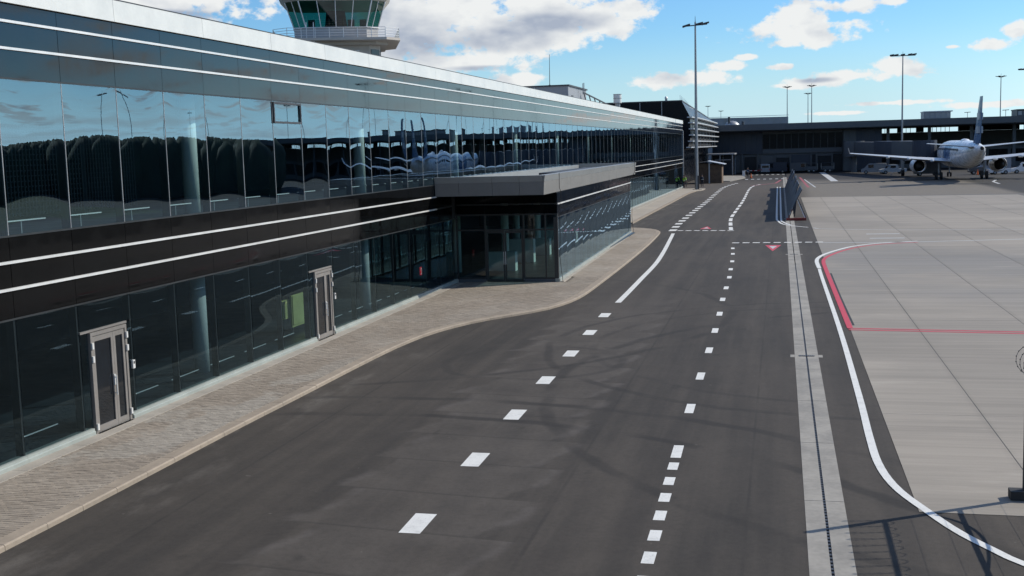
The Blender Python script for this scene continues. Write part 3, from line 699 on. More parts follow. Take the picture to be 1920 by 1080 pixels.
# second walk beyond the gap
e2 = [(-12.45, 93.0), (-12.5, 110), (-12.55, 130), (-12.6, 150), (-12.2, 157), (-11.3, 160.5), (-11.3, 165.2), (-13.0, 166), (-15, 166)]
walk2 = struct(MB().prism([(-14.98, 92.7)] + e2, ZR - 0.1, 0.0).build('far_sidewalk', 'walk_far'))
MB().box(-14.97, -14.3, 93, 166, 0.0, 0.03).build('footing_slab', 'footing', walk2)
k2 = smooth_path(e2[:5], 2.5)
for p, q in zip(k2, k2[1:]):
    MB().beam((p[0] + 0.16, p[1], -0.07), (q[0] + 0.16, q[1] - 0.02, -0.07), 0.3, 0.15).build('kerb_stone', 'kerb', walk2)

# ================================================================== THE LONG GLASS TERMINAL
XF = -15.0; PW = 2.083; Y0 = 22.12; K0, K1 = -5, 72
TB = thing('terminal_building', 'long two storey terminal building with dark mirror glass facade and white roof edge', 'terminal building', (XF, Y0 + K0 * PW, 0))
YA, YB = Y0 + K0 * PW, Y0 + K1 * PW
def pane_mesh(name, w, h, mat, seed, amp):
    r = random.Random(seed); nu, nv = 12, 14
    a, b, c, d, e = r.uniform(0.5, 1.0), r.uniform(-1, 1), r.uniform(-1, 1), r.uniform(-0.6, 0.6), r.uniform(-1, 1)
    t1, t2 = r.uniform(-1, 1) * 0.0016, r.uniform(-1, 1) * 0.0022
    vs = []; fs = []
    for j in range(nv + 1):
        for i in range(nu + 1):
            u = 2 * i / nu - 1; v = 2 * j / nv - 1
            g_ = (1 - u * u)
            x = amp * g_ * ((1 - v * v) * a * 0.7 + 0.9 * v * (1.3 - abs(v)) * (0.8 + 0.3 * b) + 0.28 * c * math.sin(3.2 * v + e)) + amp * 0.25 * d * u * (1 - u * u) + t1 * u + t2 * v
            vs.append((x, u * w / 2, v * h / 2))
    for j in range(nv):
        for i in range(nu):
            q = j * (nu + 1) + i; fs.append((q, q + 1, q + nu + 2, q + nu + 1))
    return MB().add(vs, fs).mesh(name, mat, smooth=True)
def panel_mesh(name, w, h, mat, seed):
    r = random.Random(seed); t = r.uniform(-0.0015, 0.0015); s_ = r.uniform(-0.0010, 0.0010)
    vs = [(t - s_ - .03, -w / 2, -h / 2), (-t - s_ - .03, w / 2, -h / 2), (-t + s_ - .03, w / 2, h / 2), (t + s_ - .03, -w / 2, h / 2)]
    vs = vs + [(v[0] + .03, v[1], v[2]) for v in vs]
    return MB().add(vs, [(4, 5, 6, 7), (0, 1, 5, 4), (1, 2, 6, 5), (2, 3, 7, 6), (3, 0, 4, 7)]).mesh(name, mat)
ZU0, ZU1 = 4.62, 7.68
ZL0, ZL1 = 0.17, 2.93
up_m = [pane_mesh('upper_window', PW - 0.035, ZU1 - ZU0, 'glass_up', s_, 0.0075) for s_ in range(9)]
lo_m = [pane_mesh('lower_window', PW - 0.035, ZL1 - ZL0, 'glass_lo', s_ + 50, 0.004) for s_ in range(6)]
DOORS = {0: (22.46, 23.90), 6: (35.03, 36.47)}
SP_LOW = [(2.97, 3.51), (3.59, 4.05), (4.12, 4.58)]; SP_UP = [(7.72, 8.25), (8.32, 8.78), (8.85, 9.16)]
sp_m = {}
for a, b in SP_LOW + SP_UP: sp_m[a] = [panel_mesh('spandrel_panel', PW - 0.014, b - a, 'spandrel' if a > 5 else 'spandrel_low', int(a * 100) + s_) for s_ in range(4)]
count = 0; rest = MB(); rest_any = False
for k in range(K0, K1):
    y0 = Y0 + k * PW; ym = y0 + PW / 2
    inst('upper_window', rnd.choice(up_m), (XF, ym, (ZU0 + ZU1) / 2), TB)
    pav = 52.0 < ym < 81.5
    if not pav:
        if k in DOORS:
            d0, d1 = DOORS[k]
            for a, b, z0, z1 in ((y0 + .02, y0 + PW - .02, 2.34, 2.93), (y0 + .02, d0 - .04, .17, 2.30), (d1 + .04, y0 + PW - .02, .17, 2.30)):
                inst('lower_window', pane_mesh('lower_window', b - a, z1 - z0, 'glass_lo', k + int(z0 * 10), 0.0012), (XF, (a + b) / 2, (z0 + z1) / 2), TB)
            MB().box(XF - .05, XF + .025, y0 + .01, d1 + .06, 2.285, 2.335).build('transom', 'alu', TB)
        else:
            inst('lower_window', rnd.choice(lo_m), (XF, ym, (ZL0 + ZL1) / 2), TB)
    for a, b in (SP_UP + (SP_LOW if not pav else [])):
        if count < 300:
            inst('spandrel_panel', rnd.choice(sp_m[a]), (XF, ym, (a + b) / 2), TB); count += 1
        else:
            rest.cur = 0 if a > 5 else 1
            t = rnd.uniform(-.0012, .0012); u = rnd.uniform(-.0008, .0008)
            rest.add([(XF + t - u, y0 + .007, a), (XF - t - u, y0 + PW - .007, a), (XF - t + u, y0 + PW - .007, b), (XF + t + u, y0 + .007, b)], [(0, 1, 2, 3)])
            rest.add([(XF - .03, y0 + .007, a), (XF - .03, y0 + PW - .007, a), (XF + t - u, y0 + .007, a), (XF - t - u, y0 + PW - .007, a)], [(0, 1, 3, 2)])
stuff(rest.build('spandrel_panels', ['spandrel', 'spandrel_low'], TB, fix=False))
for k in range(K0, K1 + 1):
    y0 = Y0 + k * PW
    pav = 52.0 < y0 < 81.5
    MB().box(XF - .20, XF - .022, y0 - .03, y0 + .03, 4.6, 7.7).build('mullion', 'mullion', TB)
    if not pav: MB().box(XF - .20, XF - .022, y0 - .03, y0 + .03, .15, 2.95).build('mullion', 'mullion', TB)
    MB().box(XF - .018, XF + .006, y0 - .011, y0 + .011, 4.6, 7.7).build('glazing_cap', 'steel', TB)
PAVX0, PAVX1 = 51.0, 82.4
for z, lo in ((3.55, 1), (4.085, 1), (8.285, 0), (8.815, 0)):
    h = 0.026
    for a, b in (((YA, PAVX0 - 2.2), (PAVX1 + .8, YB)) if lo else ((YA, YB),)):
        MB().box(XF - .02, XF + .055, a, b, z - h, z + h).build('trim_rail', 'trim', TB)
for z, mm in ((2.95, 'mullion'), (4.60, 'mullion'), (7.70, 'mullion')):
    for a, b in (((YA, 51.9), (81.7, YB)) if z < 3 else ((YA, YB),)):
        MB().box(XF - .16, XF + .012, a, b, z - .018, z + .018).build('sill_rail', mm, TB)
# white coping along the roof edge, in panels
for i in range(int((YB - YA) / (PW * 2)) + 1):
    a = YA + i * PW * 2; b = min(a + PW * 2 - .012, YB)
    if b - a < .2: continue
    MB().extr([(XF - .6, 9.66), (XF - .6, 9.60), (XF + .02, 9.17), (XF + .09, 9.17), (XF + .07, 9.66)], a, b, 'y').build('coping_panel', 'coping', TB)
MB().box(XF - .6, XF + .078, YA, YB, 9.663, 9.685).build('coping_cap', 'dark_steel', TB)
MB().box(XF - .05, XF - .031, YA, YB, 7.7, 9.62).build('backing_sheet', 'shadow_dark', TB)
MB().box(XF - .05, XF - .031, YA, 51.9, 2.95, 4.6).box(XF - .05, XF - .031, 81.7, YB, 2.95, 4.6).build('backing_sheet', 'shadow_dark', TB)
# plinth rail below the glass
def plinth(a, b):
    MB().extr([(XF - .15, -.05), (XF + .07, -.05), (XF + .07, .085), (XF + .045, .10), (XF + .045, .15), (XF - .15, .16)], a, b, 'y').build('plinth_rail', 'plinth', TB)
yy = YA
for d0, d1 in sorted(DOORS.values()) + [(51.85, 81.75)]:
    while yy < d0 - .05:
        e = min(yy + PW * 2, d0 - .06); plinth(yy, e - .006); yy = e
        if e >= d0 - .07: break
    yy = d1 + .06
while yy < YB - .1:
    e = min(yy + PW * 2, YB); plinth(yy, e - .006); yy = e
# storeys inside: floors, ceilings, back walls, columns, low rails
XB = -24.0
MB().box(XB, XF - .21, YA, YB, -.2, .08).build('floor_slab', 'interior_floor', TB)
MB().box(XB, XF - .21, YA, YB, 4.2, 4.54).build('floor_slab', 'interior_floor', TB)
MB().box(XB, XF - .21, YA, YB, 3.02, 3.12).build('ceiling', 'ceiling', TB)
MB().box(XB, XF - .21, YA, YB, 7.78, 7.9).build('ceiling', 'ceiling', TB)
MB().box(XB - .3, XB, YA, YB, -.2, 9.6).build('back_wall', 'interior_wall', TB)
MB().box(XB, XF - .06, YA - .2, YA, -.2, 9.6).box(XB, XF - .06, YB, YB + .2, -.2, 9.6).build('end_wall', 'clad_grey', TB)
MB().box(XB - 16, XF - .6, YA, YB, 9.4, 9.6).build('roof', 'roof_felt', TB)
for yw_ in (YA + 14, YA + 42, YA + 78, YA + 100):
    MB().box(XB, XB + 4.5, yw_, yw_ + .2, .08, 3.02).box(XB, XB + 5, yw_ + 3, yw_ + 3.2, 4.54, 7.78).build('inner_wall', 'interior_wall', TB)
# perforated screen behind the nearest upper windows
scr = MB()
for i in range(92): scr.box(-19.02, -18.99, 18.6 + i * .14, 18.6 + i * .14 + .035, 4.7, 7.0)
for i in range(17): scr.box(-19.05, -19.022, 18.6, 31.4, 4.75 + i * .135, 4.75 + i * .135 + .03)
stuff(scr.build('lattice_screen', 'clad_blue', TB))
yc_ = 16.2
while yc_ < YB:
    for z0, z1 in ((.08, 3.02), (4.54, 7.78)):
        MB().tube((-16.0, yc_, z0), (-16.0, yc_, z1), .21, n=20).build('column', 'column', TB, smooth=False)
    yc_ += 13.05
for o in [o for o in TB.children if o.name.startswith('column')]:
    for p in o.data.polygons: p.use_smooth = len(p.vertices) == 4
rm = MB().box(-.02, .02, -.72, .70, .31, .335).tube((0, -.1, 0), (0, -.1, .31), .009, n=6).mesh('low_rail', 'rail_white')
rl_ = MB().box(-.015, .015, -.72, .70, .30, .318).mesh('low_rail', 'rail_white')
for k in range(K0, 40):
    y0 = Y0 + k * PW + PW / 2
    inst('low_rail', rm, (-15.38, y0, 4.54), TB)
    if not 51 < y0 < 82 and k not in DOORS: inst('low_rail', rl_, (-15.45, y0, .08), TB)
# opened top light of one upper window
yv = Y0 + 5 * PW
fr = MB()
for a, b, c, d in ((yv + .03, yv + PW - .03, 7.02, 7.08), (yv + .03, yv + PW - .03, 7.60, 7.66), (yv + .03, yv + .09, 7.08, 7.60), (yv + PW - .09, yv + PW - .03, 7.08, 7.60)): fr.box(XF + .015, XF + .05, a, b, c, d)
fr.build('vent_window_frame', 'dark_steel', TB)
# double doors
for k, (d0, d1) in DOORS.items():
    D = MB(); fw = .075
    D.box(XF - .06, XF + .05, d0, d0 + fw, -.005, 2.27).box(XF - .06, XF + .05, d1 - fw, d1, -.005, 2.27).box(XF - .06, XF + .05, d0 + fw, d1 - fw, 2.19, 2.27)
    door = D.build('door', 'alu', TB)
    a = d0 + fw + .008; e = d1 - fw - .008; mid = a + (e - a) * .64
    for l0, l1 in ((a, mid - .004), (mid + .004, e)):
        f_ = MB(); w_ = .085
        f_.box(XF - .03, XF + .03, l0, l0 + w_, .02, 2.175).box(XF - .03, XF + .03, l1 - w_, l1, .02, 2.175).box(XF - .03, XF + .03, l0 + w_, l1 - w_, .02, .16).box(XF - .03, XF + .03, l0 + w_, l1 - w_, 2.06, 2.175)
        f_.build('door_leaf', 'alu', door)
        MB().box(XF - .004, XF + .004, l0 + w_, l1 - w_, .16, 2.06).build('door_pane', 'glass_dark', door)
    MB().tube((XF + .085, mid - .05, .72), (XF + .085, mid - .05, 1.18), .014, n=8).box(XF + .03, XF + .085, mid - .06, mid - .04, .76, .78).box(XF + .03, XF + .085, mid - .06, mid - .04, 1.12, 1.14).box(XF + .03, XF + .05, mid - .075, mid - .025, .95, 1.2).build('handle', 'trim', door)
    for yy_, zz_ in ((d0 + .035, 1.98), (d0 + .035, 1.68), (d0 + .035, .16), (d1 - .03, 2.02), (d1 - .03, 1.72), (d1 - .03, .22)):
        MB().box(XF + .051, XF + .085, yy_ - .03, yy_ + .03, zz_ - .07, zz_ + .07).build('hinge', 'trim', door)
    MB().box(XF + .0, XF + .11, d0 + .02, d1 - .02, -.004, .012).build('threshold', 'trim', door)
    rdr = MB().box(XF + .01, XF + .06, d1 + .17, d1 + .26, 1.18, 1.38).build('card_reader', 'trim', TB)
    MB().box(XF + .06, XF + .064, d1 + .19, d1 + .24, 1.29, 1.35).build('reader_screen', 'black', rdr)
MB().box(XF - .35, XF + .12, YB + .02, YB + .34, 0, 8.2).build('corner_post', 'clad_light', TB)

# things behind the glass
yb_ = thing('covered_board', 'pale yellow green sheet over a board behind the glass left of the second door', 'board', (-16.3, 36.5, .08))
MB().box(-16.34, -16.28, 36.05, 37.4, .28, 1.36).box(-16.28, -16.25, 36.1, 37.35, .36, 1.34).build('sheet', 'yellow', yb_)
MB().box(-16.40, -16.345, 35.45, 36.1, .62, 1.26).build('flap', 'yellow', yb_)
MB().tube((-16.32, 36.15, .08), (-16.32, 36.15, .28), .02).build('leg', 'steel', yb_)
MB().tube((-16.32, 37.3, .08), (-16.32, 37.3, .28), .02).build('leg', 'steel', yb_)
fs = thing('fire_sign', 'small red fire equipment sign seen behind the glass beside the pavilion', 'sign', (-15.4, 47.6, .75))
MB().box(-15.42, -15.38, 47.46, 47.68, .80, 1.14).build('sign_board', 'sign_red', fs)
MB().box(-15.379, -15.376, 47.50, 47.64, 1.04, 1.10).box(-15.379, -15.376, 47.50, 47.535, .97, 1.04).box(-15.379, -15.376, 47.6, 47.64, .86, 1.0).box(-15.379, -15.376, 47.52, 47.6, .83, .88).build('symbol', 'sign_white', fs)

# ================================================================== ENTRANCE PAVILION
PV = thing('entrance_pavilion', 'low glass entrance pavilion with flat taupe roof projecting from the terminal', 'pavilion', (-10.2, 51.9, 0))
A = Vector((-10.21, 51.9)); B = Vector((-10.80, 81.7)); T = (B - A); LW = T.length; T.normalize(); N = Vector((T.y, -T.x))
if N.x < 0: N = -N
def onwall(s, out=0.0): p = A + T * s + N * out; return (p.x, p.y)
# side wall: panes, spandrels
nb = 12; bw = LW / nb
ang = math.atan2(T.y, T.x) - math.pi / 2
pm = [pane_mesh('side_window', bw - .04, 2.76, 'glass_up', 90 + s_, 0.011) for s_ in range(4)]
for i in range(nb):
    c = onwall((i + .5) * bw)
    inst('side_window', pm[i % 4], (c[0], c[1], 1.55), PV, rot=(0, 0, ang))
    for a, b_ in SP_LOW[:2]:
        inst('spandrel_panel', panel_mesh('spandrel_panel', bw - .014, b_ - a, 'spandrel_low', i), (c[0], c[1], (a + b_) / 2), PV, rot=(0, 0, ang))
def wbox(mb_, s0, s1, o0, o1, z0, z1):
    ps = [onwall(s0, o0), onwall(s1, o0), onwall(s1, o1), onwall(s0, o1)]
    return mb_.prism(ps, z0, z1)
for i in range(nb + 1):
    wbox(MB(), i * bw - .03, i * bw + .03, -.18, -.02, .15, 2.95).build('mullion', 'mullion', PV)
wbox(MB(), 0, LW, -.16, .012, 2.93, 2.968).build('sill_rail', 'mullion', PV)
wbox(MB(), 0, LW, -.02, .055, 3.525, 3.577).build('trim_rail', 'trim', PV)
wbox(MB(), -.08, LW, -.15, .06, -.05, .15).build('plinth_rail', 'plinth', PV)
wbox(MB(), 0, LW, -.06, -.032, 2.95, 4.08).build('backing_sheet', 'shadow_dark', PV)
# front wall, facing the camera
YF = 51.9
DV = [-14.98, -13.62, -11.80, -10.78, -10.24]
fm = MB()
for x_ in DV: fm.box(x_ - .035, x_ + .035, YF - .03, YF + .10, .12, 3.12)
fm.box(-15, -10.2, YF - .025, YF + .08, 2.36, 2.43).box(-15, -10.2, YF - .025, YF + .08, 3.06, 3.12).box(-15, -13.62, YF - .025, YF + .08, .12, .2).box(-11.8, -10.2, YF - .025, YF + .08, .12, .2)
fm.build('front_frame', 'mullion', PV)
for a, b_ in zip(DV, DV[1:]):
    for z0, z1 in ((.2, 2.36), (2.43, 3.06)):
        if a == -13.62 and z0 < 1: continue
        MB().quad((a + .035, YF, z0), (b_ - .035, YF, z0), (b_ - .035, YF + .002, z1), (a + .035, YF + .002, z1)).build('front_window', 'glass_pav', PV, fix=False)
for l0, l1 in ((-13.57, -12.72), (-12.70, -11.85)):
    lf = MB().box(l0, l0 + .07, YF - .02, YF + .04, .02, 2.35).box(l1 - .07, l1, YF - .02, YF + .04, .02, 2.35).box(l0 + .07, l1 - .07, YF - .02, YF + .04, .02, .12).box(l0 + .07, l1 - .07, YF - .02, YF + .04, 2.25, 2.35).build('door', 'mullion', PV)
    MB().quad((l0 + .07, YF + .01, .12), (l1 - .07, YF + .01, .12), (l1 - .07, YF + .01, 2.25), (l0 + .07, YF + .01, 2.25)).build('door_pane', 'glass_pav', lf, fix=False)
    hx = l1 - .035 if l0 < -13 else l0 + .035
    MB().tube((hx, YF - .07, .8), (hx, YF - .07, 1.4), .014, n=8).tube((hx, YF - .07, .85), (hx, YF - .02, .85), .01, n=6).tube((hx, YF - .07, 1.35), (hx, YF - .02, 1.35), .01, n=6).build('handle', 'trim', lf)
for a, b_ in zip(DV, DV[1:]):
    MB().box(a + .006, b_ - .006, YF - .01, YF + .05, 3.13, 3.53).build('spandrel_panel', 'spandrel_low', PV)
    MB().box(a + .006, b_ - .006, YF - .01, YF + .05, 3.60, 4.09).build('spandrel_panel', 'spandrel_low', PV)
MB().box(-15, -10.2, YF - .03, YF + .05, 3.54, 3.59).build('trim_rail', 'mullion', PV)
MB().box(-15, -13.62, YF - .06, YF + .10, -.05, .12).build('plinth_rail', 'clad_grey', PV)
MB().box(-11.8, -10.15, YF - .06, YF + .10, -.05, .12).build('plinth_rail', 'clad_grey', PV)
# end wall, inside, roof
MB().box(-15, -10.86, 81.6, 81.75, 0, 4.08).build('end_wall', 'clad_grey', PV)
MB().box(-20.9, -10.5, 52.1, 81.5, -.1, .06).build('floor_slab', 'interior_floor', PV)
for yq in (58.5, 66.5, 74.5):
    MB().tube((-14.3, yq, .06), (-14.3, yq, 4.0), .2, n=18).build('column', 'column', PV)
for i_ in range(5): MB().box(-14.6, -13.2, 56 + i_ * 4.3, 56.5 + i_ * 4.3, .06, 1.0 + .3 * (i_ % 2)).build('check_desk', 'column', PV)
RX0, RYF, RYB = -15.0, 48.7, 83.0
rx = lambda y: -10.15 - (y - 48.7) * .0135
MB().prism([(-14.98, RYF + .25), (rx(RYF) - .28, RYF + .25), (rx(RYB) - .28, RYB - .25), (-14.98, RYB - .25)], 4.10, 4.45).build('roof_deck', 'roof_felt', PV)
MB().prism([(-14.98, RYF + .02), (rx(RYF) - .03, RYF + .02), (rx(RYB) - .03, RYB - .02), (-14.98, RYB - .02)], 4.085, 4.099).build('soffit', 'shadow_dark', PV)
# fascia in panels: front, side, back
xs = [-14.98, -13.9, -12.4, -11.2, -10.16]
for a, b_ in zip(xs, xs[1:]):
    MB().extr([(RYF + .03, 4.10), (RYF, 4.10), (RYF - .03, 4.66), (RYF + .24, 4.66)], a, b_ - .012, 'x').build('fascia_panel', 'fascia', PV)
def sidefas(y0, y1):
    ps = []
    for y_ in (y0, y1):
        x_ = rx(y_); ps.append([(x_ - .03, y_, 4.10), (x_, y_, 4.10), (x_ + .03, y_, 4.66), (x_ - .27, y_, 4.66)])
    return MB().rings(ps)
yy = RYF - .02
while yy < RYB - .1:
    e = min(yy + 3.43, RYB); sidefas(yy, e - .014).build('fascia_panel', 'fascia', PV); yy = e
MB().box(-15, rx(RYB), RYB - .24, RYB, 4.1, 4.66).build('fascia_panel', 'fascia', PV)
for a, b_ in zip(xs, xs[1:]): MB().extr([(RYF - .035, 4.664), (RYF - .09, 4.93), (RYF + .28, 4.93), (RYF + .26, 4.664)], a, b_ - .01, 'x').build('coping_panel', 'fascia_top', PV)
yy = RYF + .26
while yy < RYB - .1:
    e = min(yy + 3.43, RYB)
    ps = []
    for y_ in (yy, e - .01):
        x_ = rx(y_); ps.append([(x_ + .035, y_, 4.664), (x_ + .09, y_, 4.93), (x_ - .30, y_, 4.93), (x_ - .28, y_, 4.664)])
    MB().rings(ps).build('coping_panel', 'fascia_top', PV); yy = e
MB().rings([[(rx(RYF) + .0, RYF - .034, 4.664), (rx(RYF) + .035, RYF - .034, 4.664), (rx(RYF) + .035, RYF + .255, 4.664), (rx(RYF), RYF + .255, 4.664)],
            [(rx(RYF) + .0, RYF - .088, 4.93), (rx(RYF) + .09, RYF - .088, 4.93), (rx(RYF) + .09, RYF + .255, 4.93), (rx(RYF), RYF + .255, 4.93)]]).build('coping_corner', 'fascia_top', PV)
MB().box(-15, rx(RYB) - .3, RYB - .26, RYB + .05, 4.664, 4.93).build('coping_panel', 'fascia_top', PV)
MB().box(-14.9, -14.6, RYF + .3, RYB - .3, 4.45, 4.86).build('roof_upstand', 'fascia_top', PV)
for y_ in (50.5, 55, 62, 69, 76): MB().tube((-12.2, y_, 4.45), (-12.2, y_, 4.75), .07, n=10).build('roof_vent', 'steel', PV)
MB().box(-12.0, -10.75, 56.5, 70, 4.45, 4.88).build('parapet_shade_box', 'dark_steel', PV)  # dark box standing in for the shaded inner face of the side parapet
# thin lightning conductors hanging down the corners
for s_, o_ in ((-.05, .10), (LW - .1, .10)):
    p = onwall(s_, o_); q = onwall(s_ + (2.6 if s_ < 1 else -.3) * 0, .22)
    MB().path([(rx(p[1]) + .12, p[1], 4.95), (rx(p[1]) + .12, p[1] - .02, 4.3), (q[0] - .02, q[1], 4.05), (p[0], p[1] - .02, 3.2), (p[0] + .02, p[1], 2.2), (p[0] - .01, p[1] - .02, 1.2), (p[0] + .04, p[1], .5), (p[0] + .10, p[1], .02)], .014, 6).build('conductor_cable', 'black', PV)

# ================================================================== ROOFTOP AND TOWER
def csq(c, ux, half, ch, z):                   # square ring with cut corners, first axis ux
    uy = (-ux[1], ux[0]); out = []
    for a, b in ((-half + ch, -half), (half - ch, -half), (half, -half + ch), (half, half - ch), (half - ch, half), (-half + ch, half), (-half, half - ch), (-half, -half + ch)):
        out.append((c[0] + ux[0] * a + uy[0] * b, c[1] + ux[1] * a + uy[1] * b, z))
    return out
TC = (-48.4, 122.6)
tdir = Vector((48.4, -122.6)).normalized()     # towards the road; the front face looks this way
UX = (-tdir.y, tdir.x)                         # along the front face, to the right
if UX[0] < 0: UX = (-UX[0], -UX[1])
TW = thing('control_tower', 'cream airport control tower with green glass cab and railed balcony above the terminal roof', 'control tower', (TC[0], TC[1], 0))
sq = lambda h, c, z: csq(TC, UX, h, c, z)
MB().rings([sq(4.6, 1.2, 0), sq(4.6, 1.2, 17.6)]).build('shaft', 'render_cream', TW)
MB().rings([sq(4.7, 1.2, 17.6), sq(5.4, 1.3, 17.65), sq(5.4, 1.3, 17.95), sq(5.4, 1.3, 17.98)]).build('lower_slab', 'render_cream', TW)
MB().rings([sq(6.5, 1.5, 17.985), sq(6.7, 1.5, 18.02), sq(6.7, 1.5, 18.28)]).build('balcony_slab', 'render_cream', TW)
MB().rings([sq(4.45, 1.25, 18.28), sq(4.45, 1.25, 19.52)]).build('cab_base', 'render_grey', TW)
MB().rings([sq(4.55, 1.27, 19.52), sq(4.55, 1.27, 19.6)]).build('cab_sill', 'white', TW)
GB, GT = 19.6, 22.25
rb, rt = sq(4.45, 1.25, GB), sq(5.30, 1.45, GT)
for i in range(8):
    a, b, c, d = Vector(rb[i]), Vector(rb[(i + 1) % 8]), Vector(rt[(i + 1) % 8]), Vector(rt[i])
    n_ = 4 if (b - a).length > 4 else 1
    if (b - a).length <= 4: n_ = 2
    for j in range(n_):
        t0, t1 = j / n_, (j + 1) / n_
        MB().quad(a.lerp(b, t0), a.lerp(b, t1), d.lerp(c, t1), d.lerp(c, t0)).build('cab_window', 'glass_tower', TW, fix=False)
        MB().tube(a.lerp(b, t0), d.lerp(c, t0), .075 if j == 0 else .05, n=6).build('cab_mullion', 'white', TW)
MB().rings([sq(5.35, 1.45, GT), sq(6.1, 1.6, GT + .9), sq(6.1, 1.6, GT + 1.5), sq(4.5, 1.3, GT + 2.1)]).build('cab_roof', 'render_cream', TW)
MB().rings([sq(4.2, 1.2, 18.2), sq(4.2, 1.2, 19.3)]).build('cab_floor', 'clad_grey', TW)
MB().rings([sq(1.3, .4, 19.3), sq(1.0, .3, 21.7)]).build('cab_core', 'shadow_dark', TW)
for a_ in (-2.6, -.6, 1.6, 2.9):
    cx_, cy_ = TC[0] + UX[0] * a_ + tdir.x * 3.0, TC[1] + UX[1] * a_ + tdir.y * 3.0
    MB().box(cx_ - .35, cx_ + .35, cy_ - .12, cy_ + .12, 19.3, 20.5).build('console', 'dark_steel', TW)
# balcony railing
rl = sq(6.6, 1.5, 18.28); post = MB(); bar = MB()
for i in range(8):
    a, b = Vector(rl[i]), Vector(rl[(i + 1) % 8]); n_ = max(1, int((b - a).length / 1.3))
    for j in range(n_): p = a.lerp(b, j / n_); post.tube(p, p + Vector((0, 0, 1.05)), .035, n=5)
    for h in (.25, .5, .78, 1.05): bar.tube(a + Vector((0, 0, h)), b + Vector((0, 0, h)), .025, n=5)
o = post.build('railing_posts', 'trim', TW); stuff(o); o = bar.build('railing_bars', 'trim', TW); stuff(o)
def facebox(name, a0, a1, z0, z1, half, out, mat, th=.05, parent=TW):
    c = (TC[0] + UX[0] * (a0 + a1) / 2 + tdir.x * (half + out), TC[1] + UX[1] * (a0 + a1) / 2 + tdir.y * (half + out))
    return MB().obox(c, UX, (tdir.x, tdir.y), (a1 - a0) / 2, th, z0, z1).build(name, mat, parent)
for a_ in (-3.2, -1.55, 0.9):
    f_ = facebox('window', a_ - .55, a_ + .55, 16.15, 17.2, 4.6, .02, 'white', .03)
    facebox('pane', a_ - .48, a_ + .48, 16.22, 17.13, 4.6, .045, 'glass_dark', .012, f_)
facebox('wall_vent', 1.9, 2.35, 16.6, 17.1, 4.6, .05, 'white', .08)
MB().tube((TC[0] + UX[0] * 2.0 + tdir.x * 4.75, TC[1] + UX[1] * 2.0 + tdir.y * 4.75, 16.2), (TC[0] + UX[0] * 2.0 + tdir.x * 4.95, TC[1] + UX[1] * 2.0 + tdir.y * 4.95, 16.3), .28, n=12).build('dish', 'white', TW)
rc_ = sq(4.6, 1.2, 0)
a, b = Vector(rc_[1]), Vector(rc_[2]); nrm = Vector(((b - a).y, -(b - a).x, 0)).normalized()
mid = (a + b) / 2
MB().obox((mid.x + nrm.x * .03, mid.y + nrm.y * .03), tuple((b - a).normalized().to_2d()), tuple(nrm.to_2d()), .62, .04, 14.2, 17.2).build('side_window', 'glass_dark', TW)
c2_ = Vector(rc_[2]); d2_ = Vector(rc_[3]); e2_ = (d2_ - c2_).normalized(); n2_ = Vector((e2_.y, -e2_.x, 0))
for s_ in range(4):
    p = c2_ + e2_ * (1.0 + 1.5 * s_)
    MB().obox((p.x + n2_.x * .03, p.y + n2_.y * .03), tuple(e2_.to_2d()), tuple(n2_.to_2d()), .62, .04, 14.2, 17.2).build('side_window', 'glass_dark', TW)
for s_ in (-3.1, -2.35):
    p = (TC[0] + UX[0] * s_ + tdir.x * 6.4, TC[1] + UX[1] * s_ + tdir.y * 6.4)
    MB().tube((p[0], p[1], 15), (p[0], p[1], 19.9), .045, n=6).build('whip_aerial', 'white', TW)

pr = thing('roof_plant_room', 'grey flat roofed plant room standing on the terminal roof', 'plant room', (-26.5, 131, 9.6))
MB().box(-30.6, -24.0, 130, 142, 9.6, 13.05).build('wall', 'clad_light', pr)
MB().box(-30.8, -23.85, 129.85, 142.2, 13.05, 13.2).build('roof_edge', 'dark_steel', pr)
MB().box(-23.99, -23.95, 132.0, 133.0, 10, 12.1).build('door', 'clad_grey', pr)
MB().box(-27.9, -27.82, 129.9, 129.99, 9.6, 13.0).build('downpipe', 'trim', pr)
am = thing('roof_antenna', 'thin antenna rod on the grey plant room roof', 'antenna', (-26.3, 131, 13.2))
MB().tube((-26.3, 131, 13.2), (-26.25, 131, 16.7), .045, .025, n=6).build('rod', 'dark_steel', am); MB().box(-26.4, -26.2, 130.9, 131.1, 13.2, 13.3).build('base', 'dark_steel', am)
tr = thing('roof_walkway_frame', 'dark sloping lattice frame descending beside the plant room', 'lattice frame', (-23, 140, 9.6))
p0, p1 = Vector((-23.6, 138, 12.6)), Vector((-20.6, 150, 10.5))
f_ = MB(); g_ = MB()
f_.beam(p0, p1, .12, .14); f_.beam(p0 - Vector((0, 0, 1.1)), p1 - Vector((0, 0, .75)), .12, .12)
f_.build('rail', 'dark_steel', tr)
for i in range(9):
    t = i / 8; q = p0.lerp(p1, t); l_ = (p0 - Vector((0, 0, 1.1))).lerp(p1 - Vector((0, 0, .75)), min(t + .06, 1)); MB().beam(q, l_, .1, .1).build('strut', 'dark_steel', tr)
for q in ((-23.7, 138), (-23.4, 137)):
    MB().tube((q[0], q[1], 12.4), (q[0], q[1], 13.7), .05, n=6).build('flue', 'steel', tr)
tk = thing('roof_exhaust_drum', 'pale round exhaust drum with dark bands on the roof', 'exhaust drum', (-19.6, 138, 9.6))
MB().tube((-19.6, 138, 9.6), (-19.6, 138, 11.2), .30, n=12).build('neck', 'steel', tk)
MB().tube((-19.6, 138, 11.2), (-19.6, 138, 12.25), .47, n=20).build('drum', 'coping', tk)
for z in (11.2, 11.75, 12.22): MB().tube((-19.6, 138, z), (-19.6, 138, z + .06), .50, n=20).build('band', 'steel', tk)

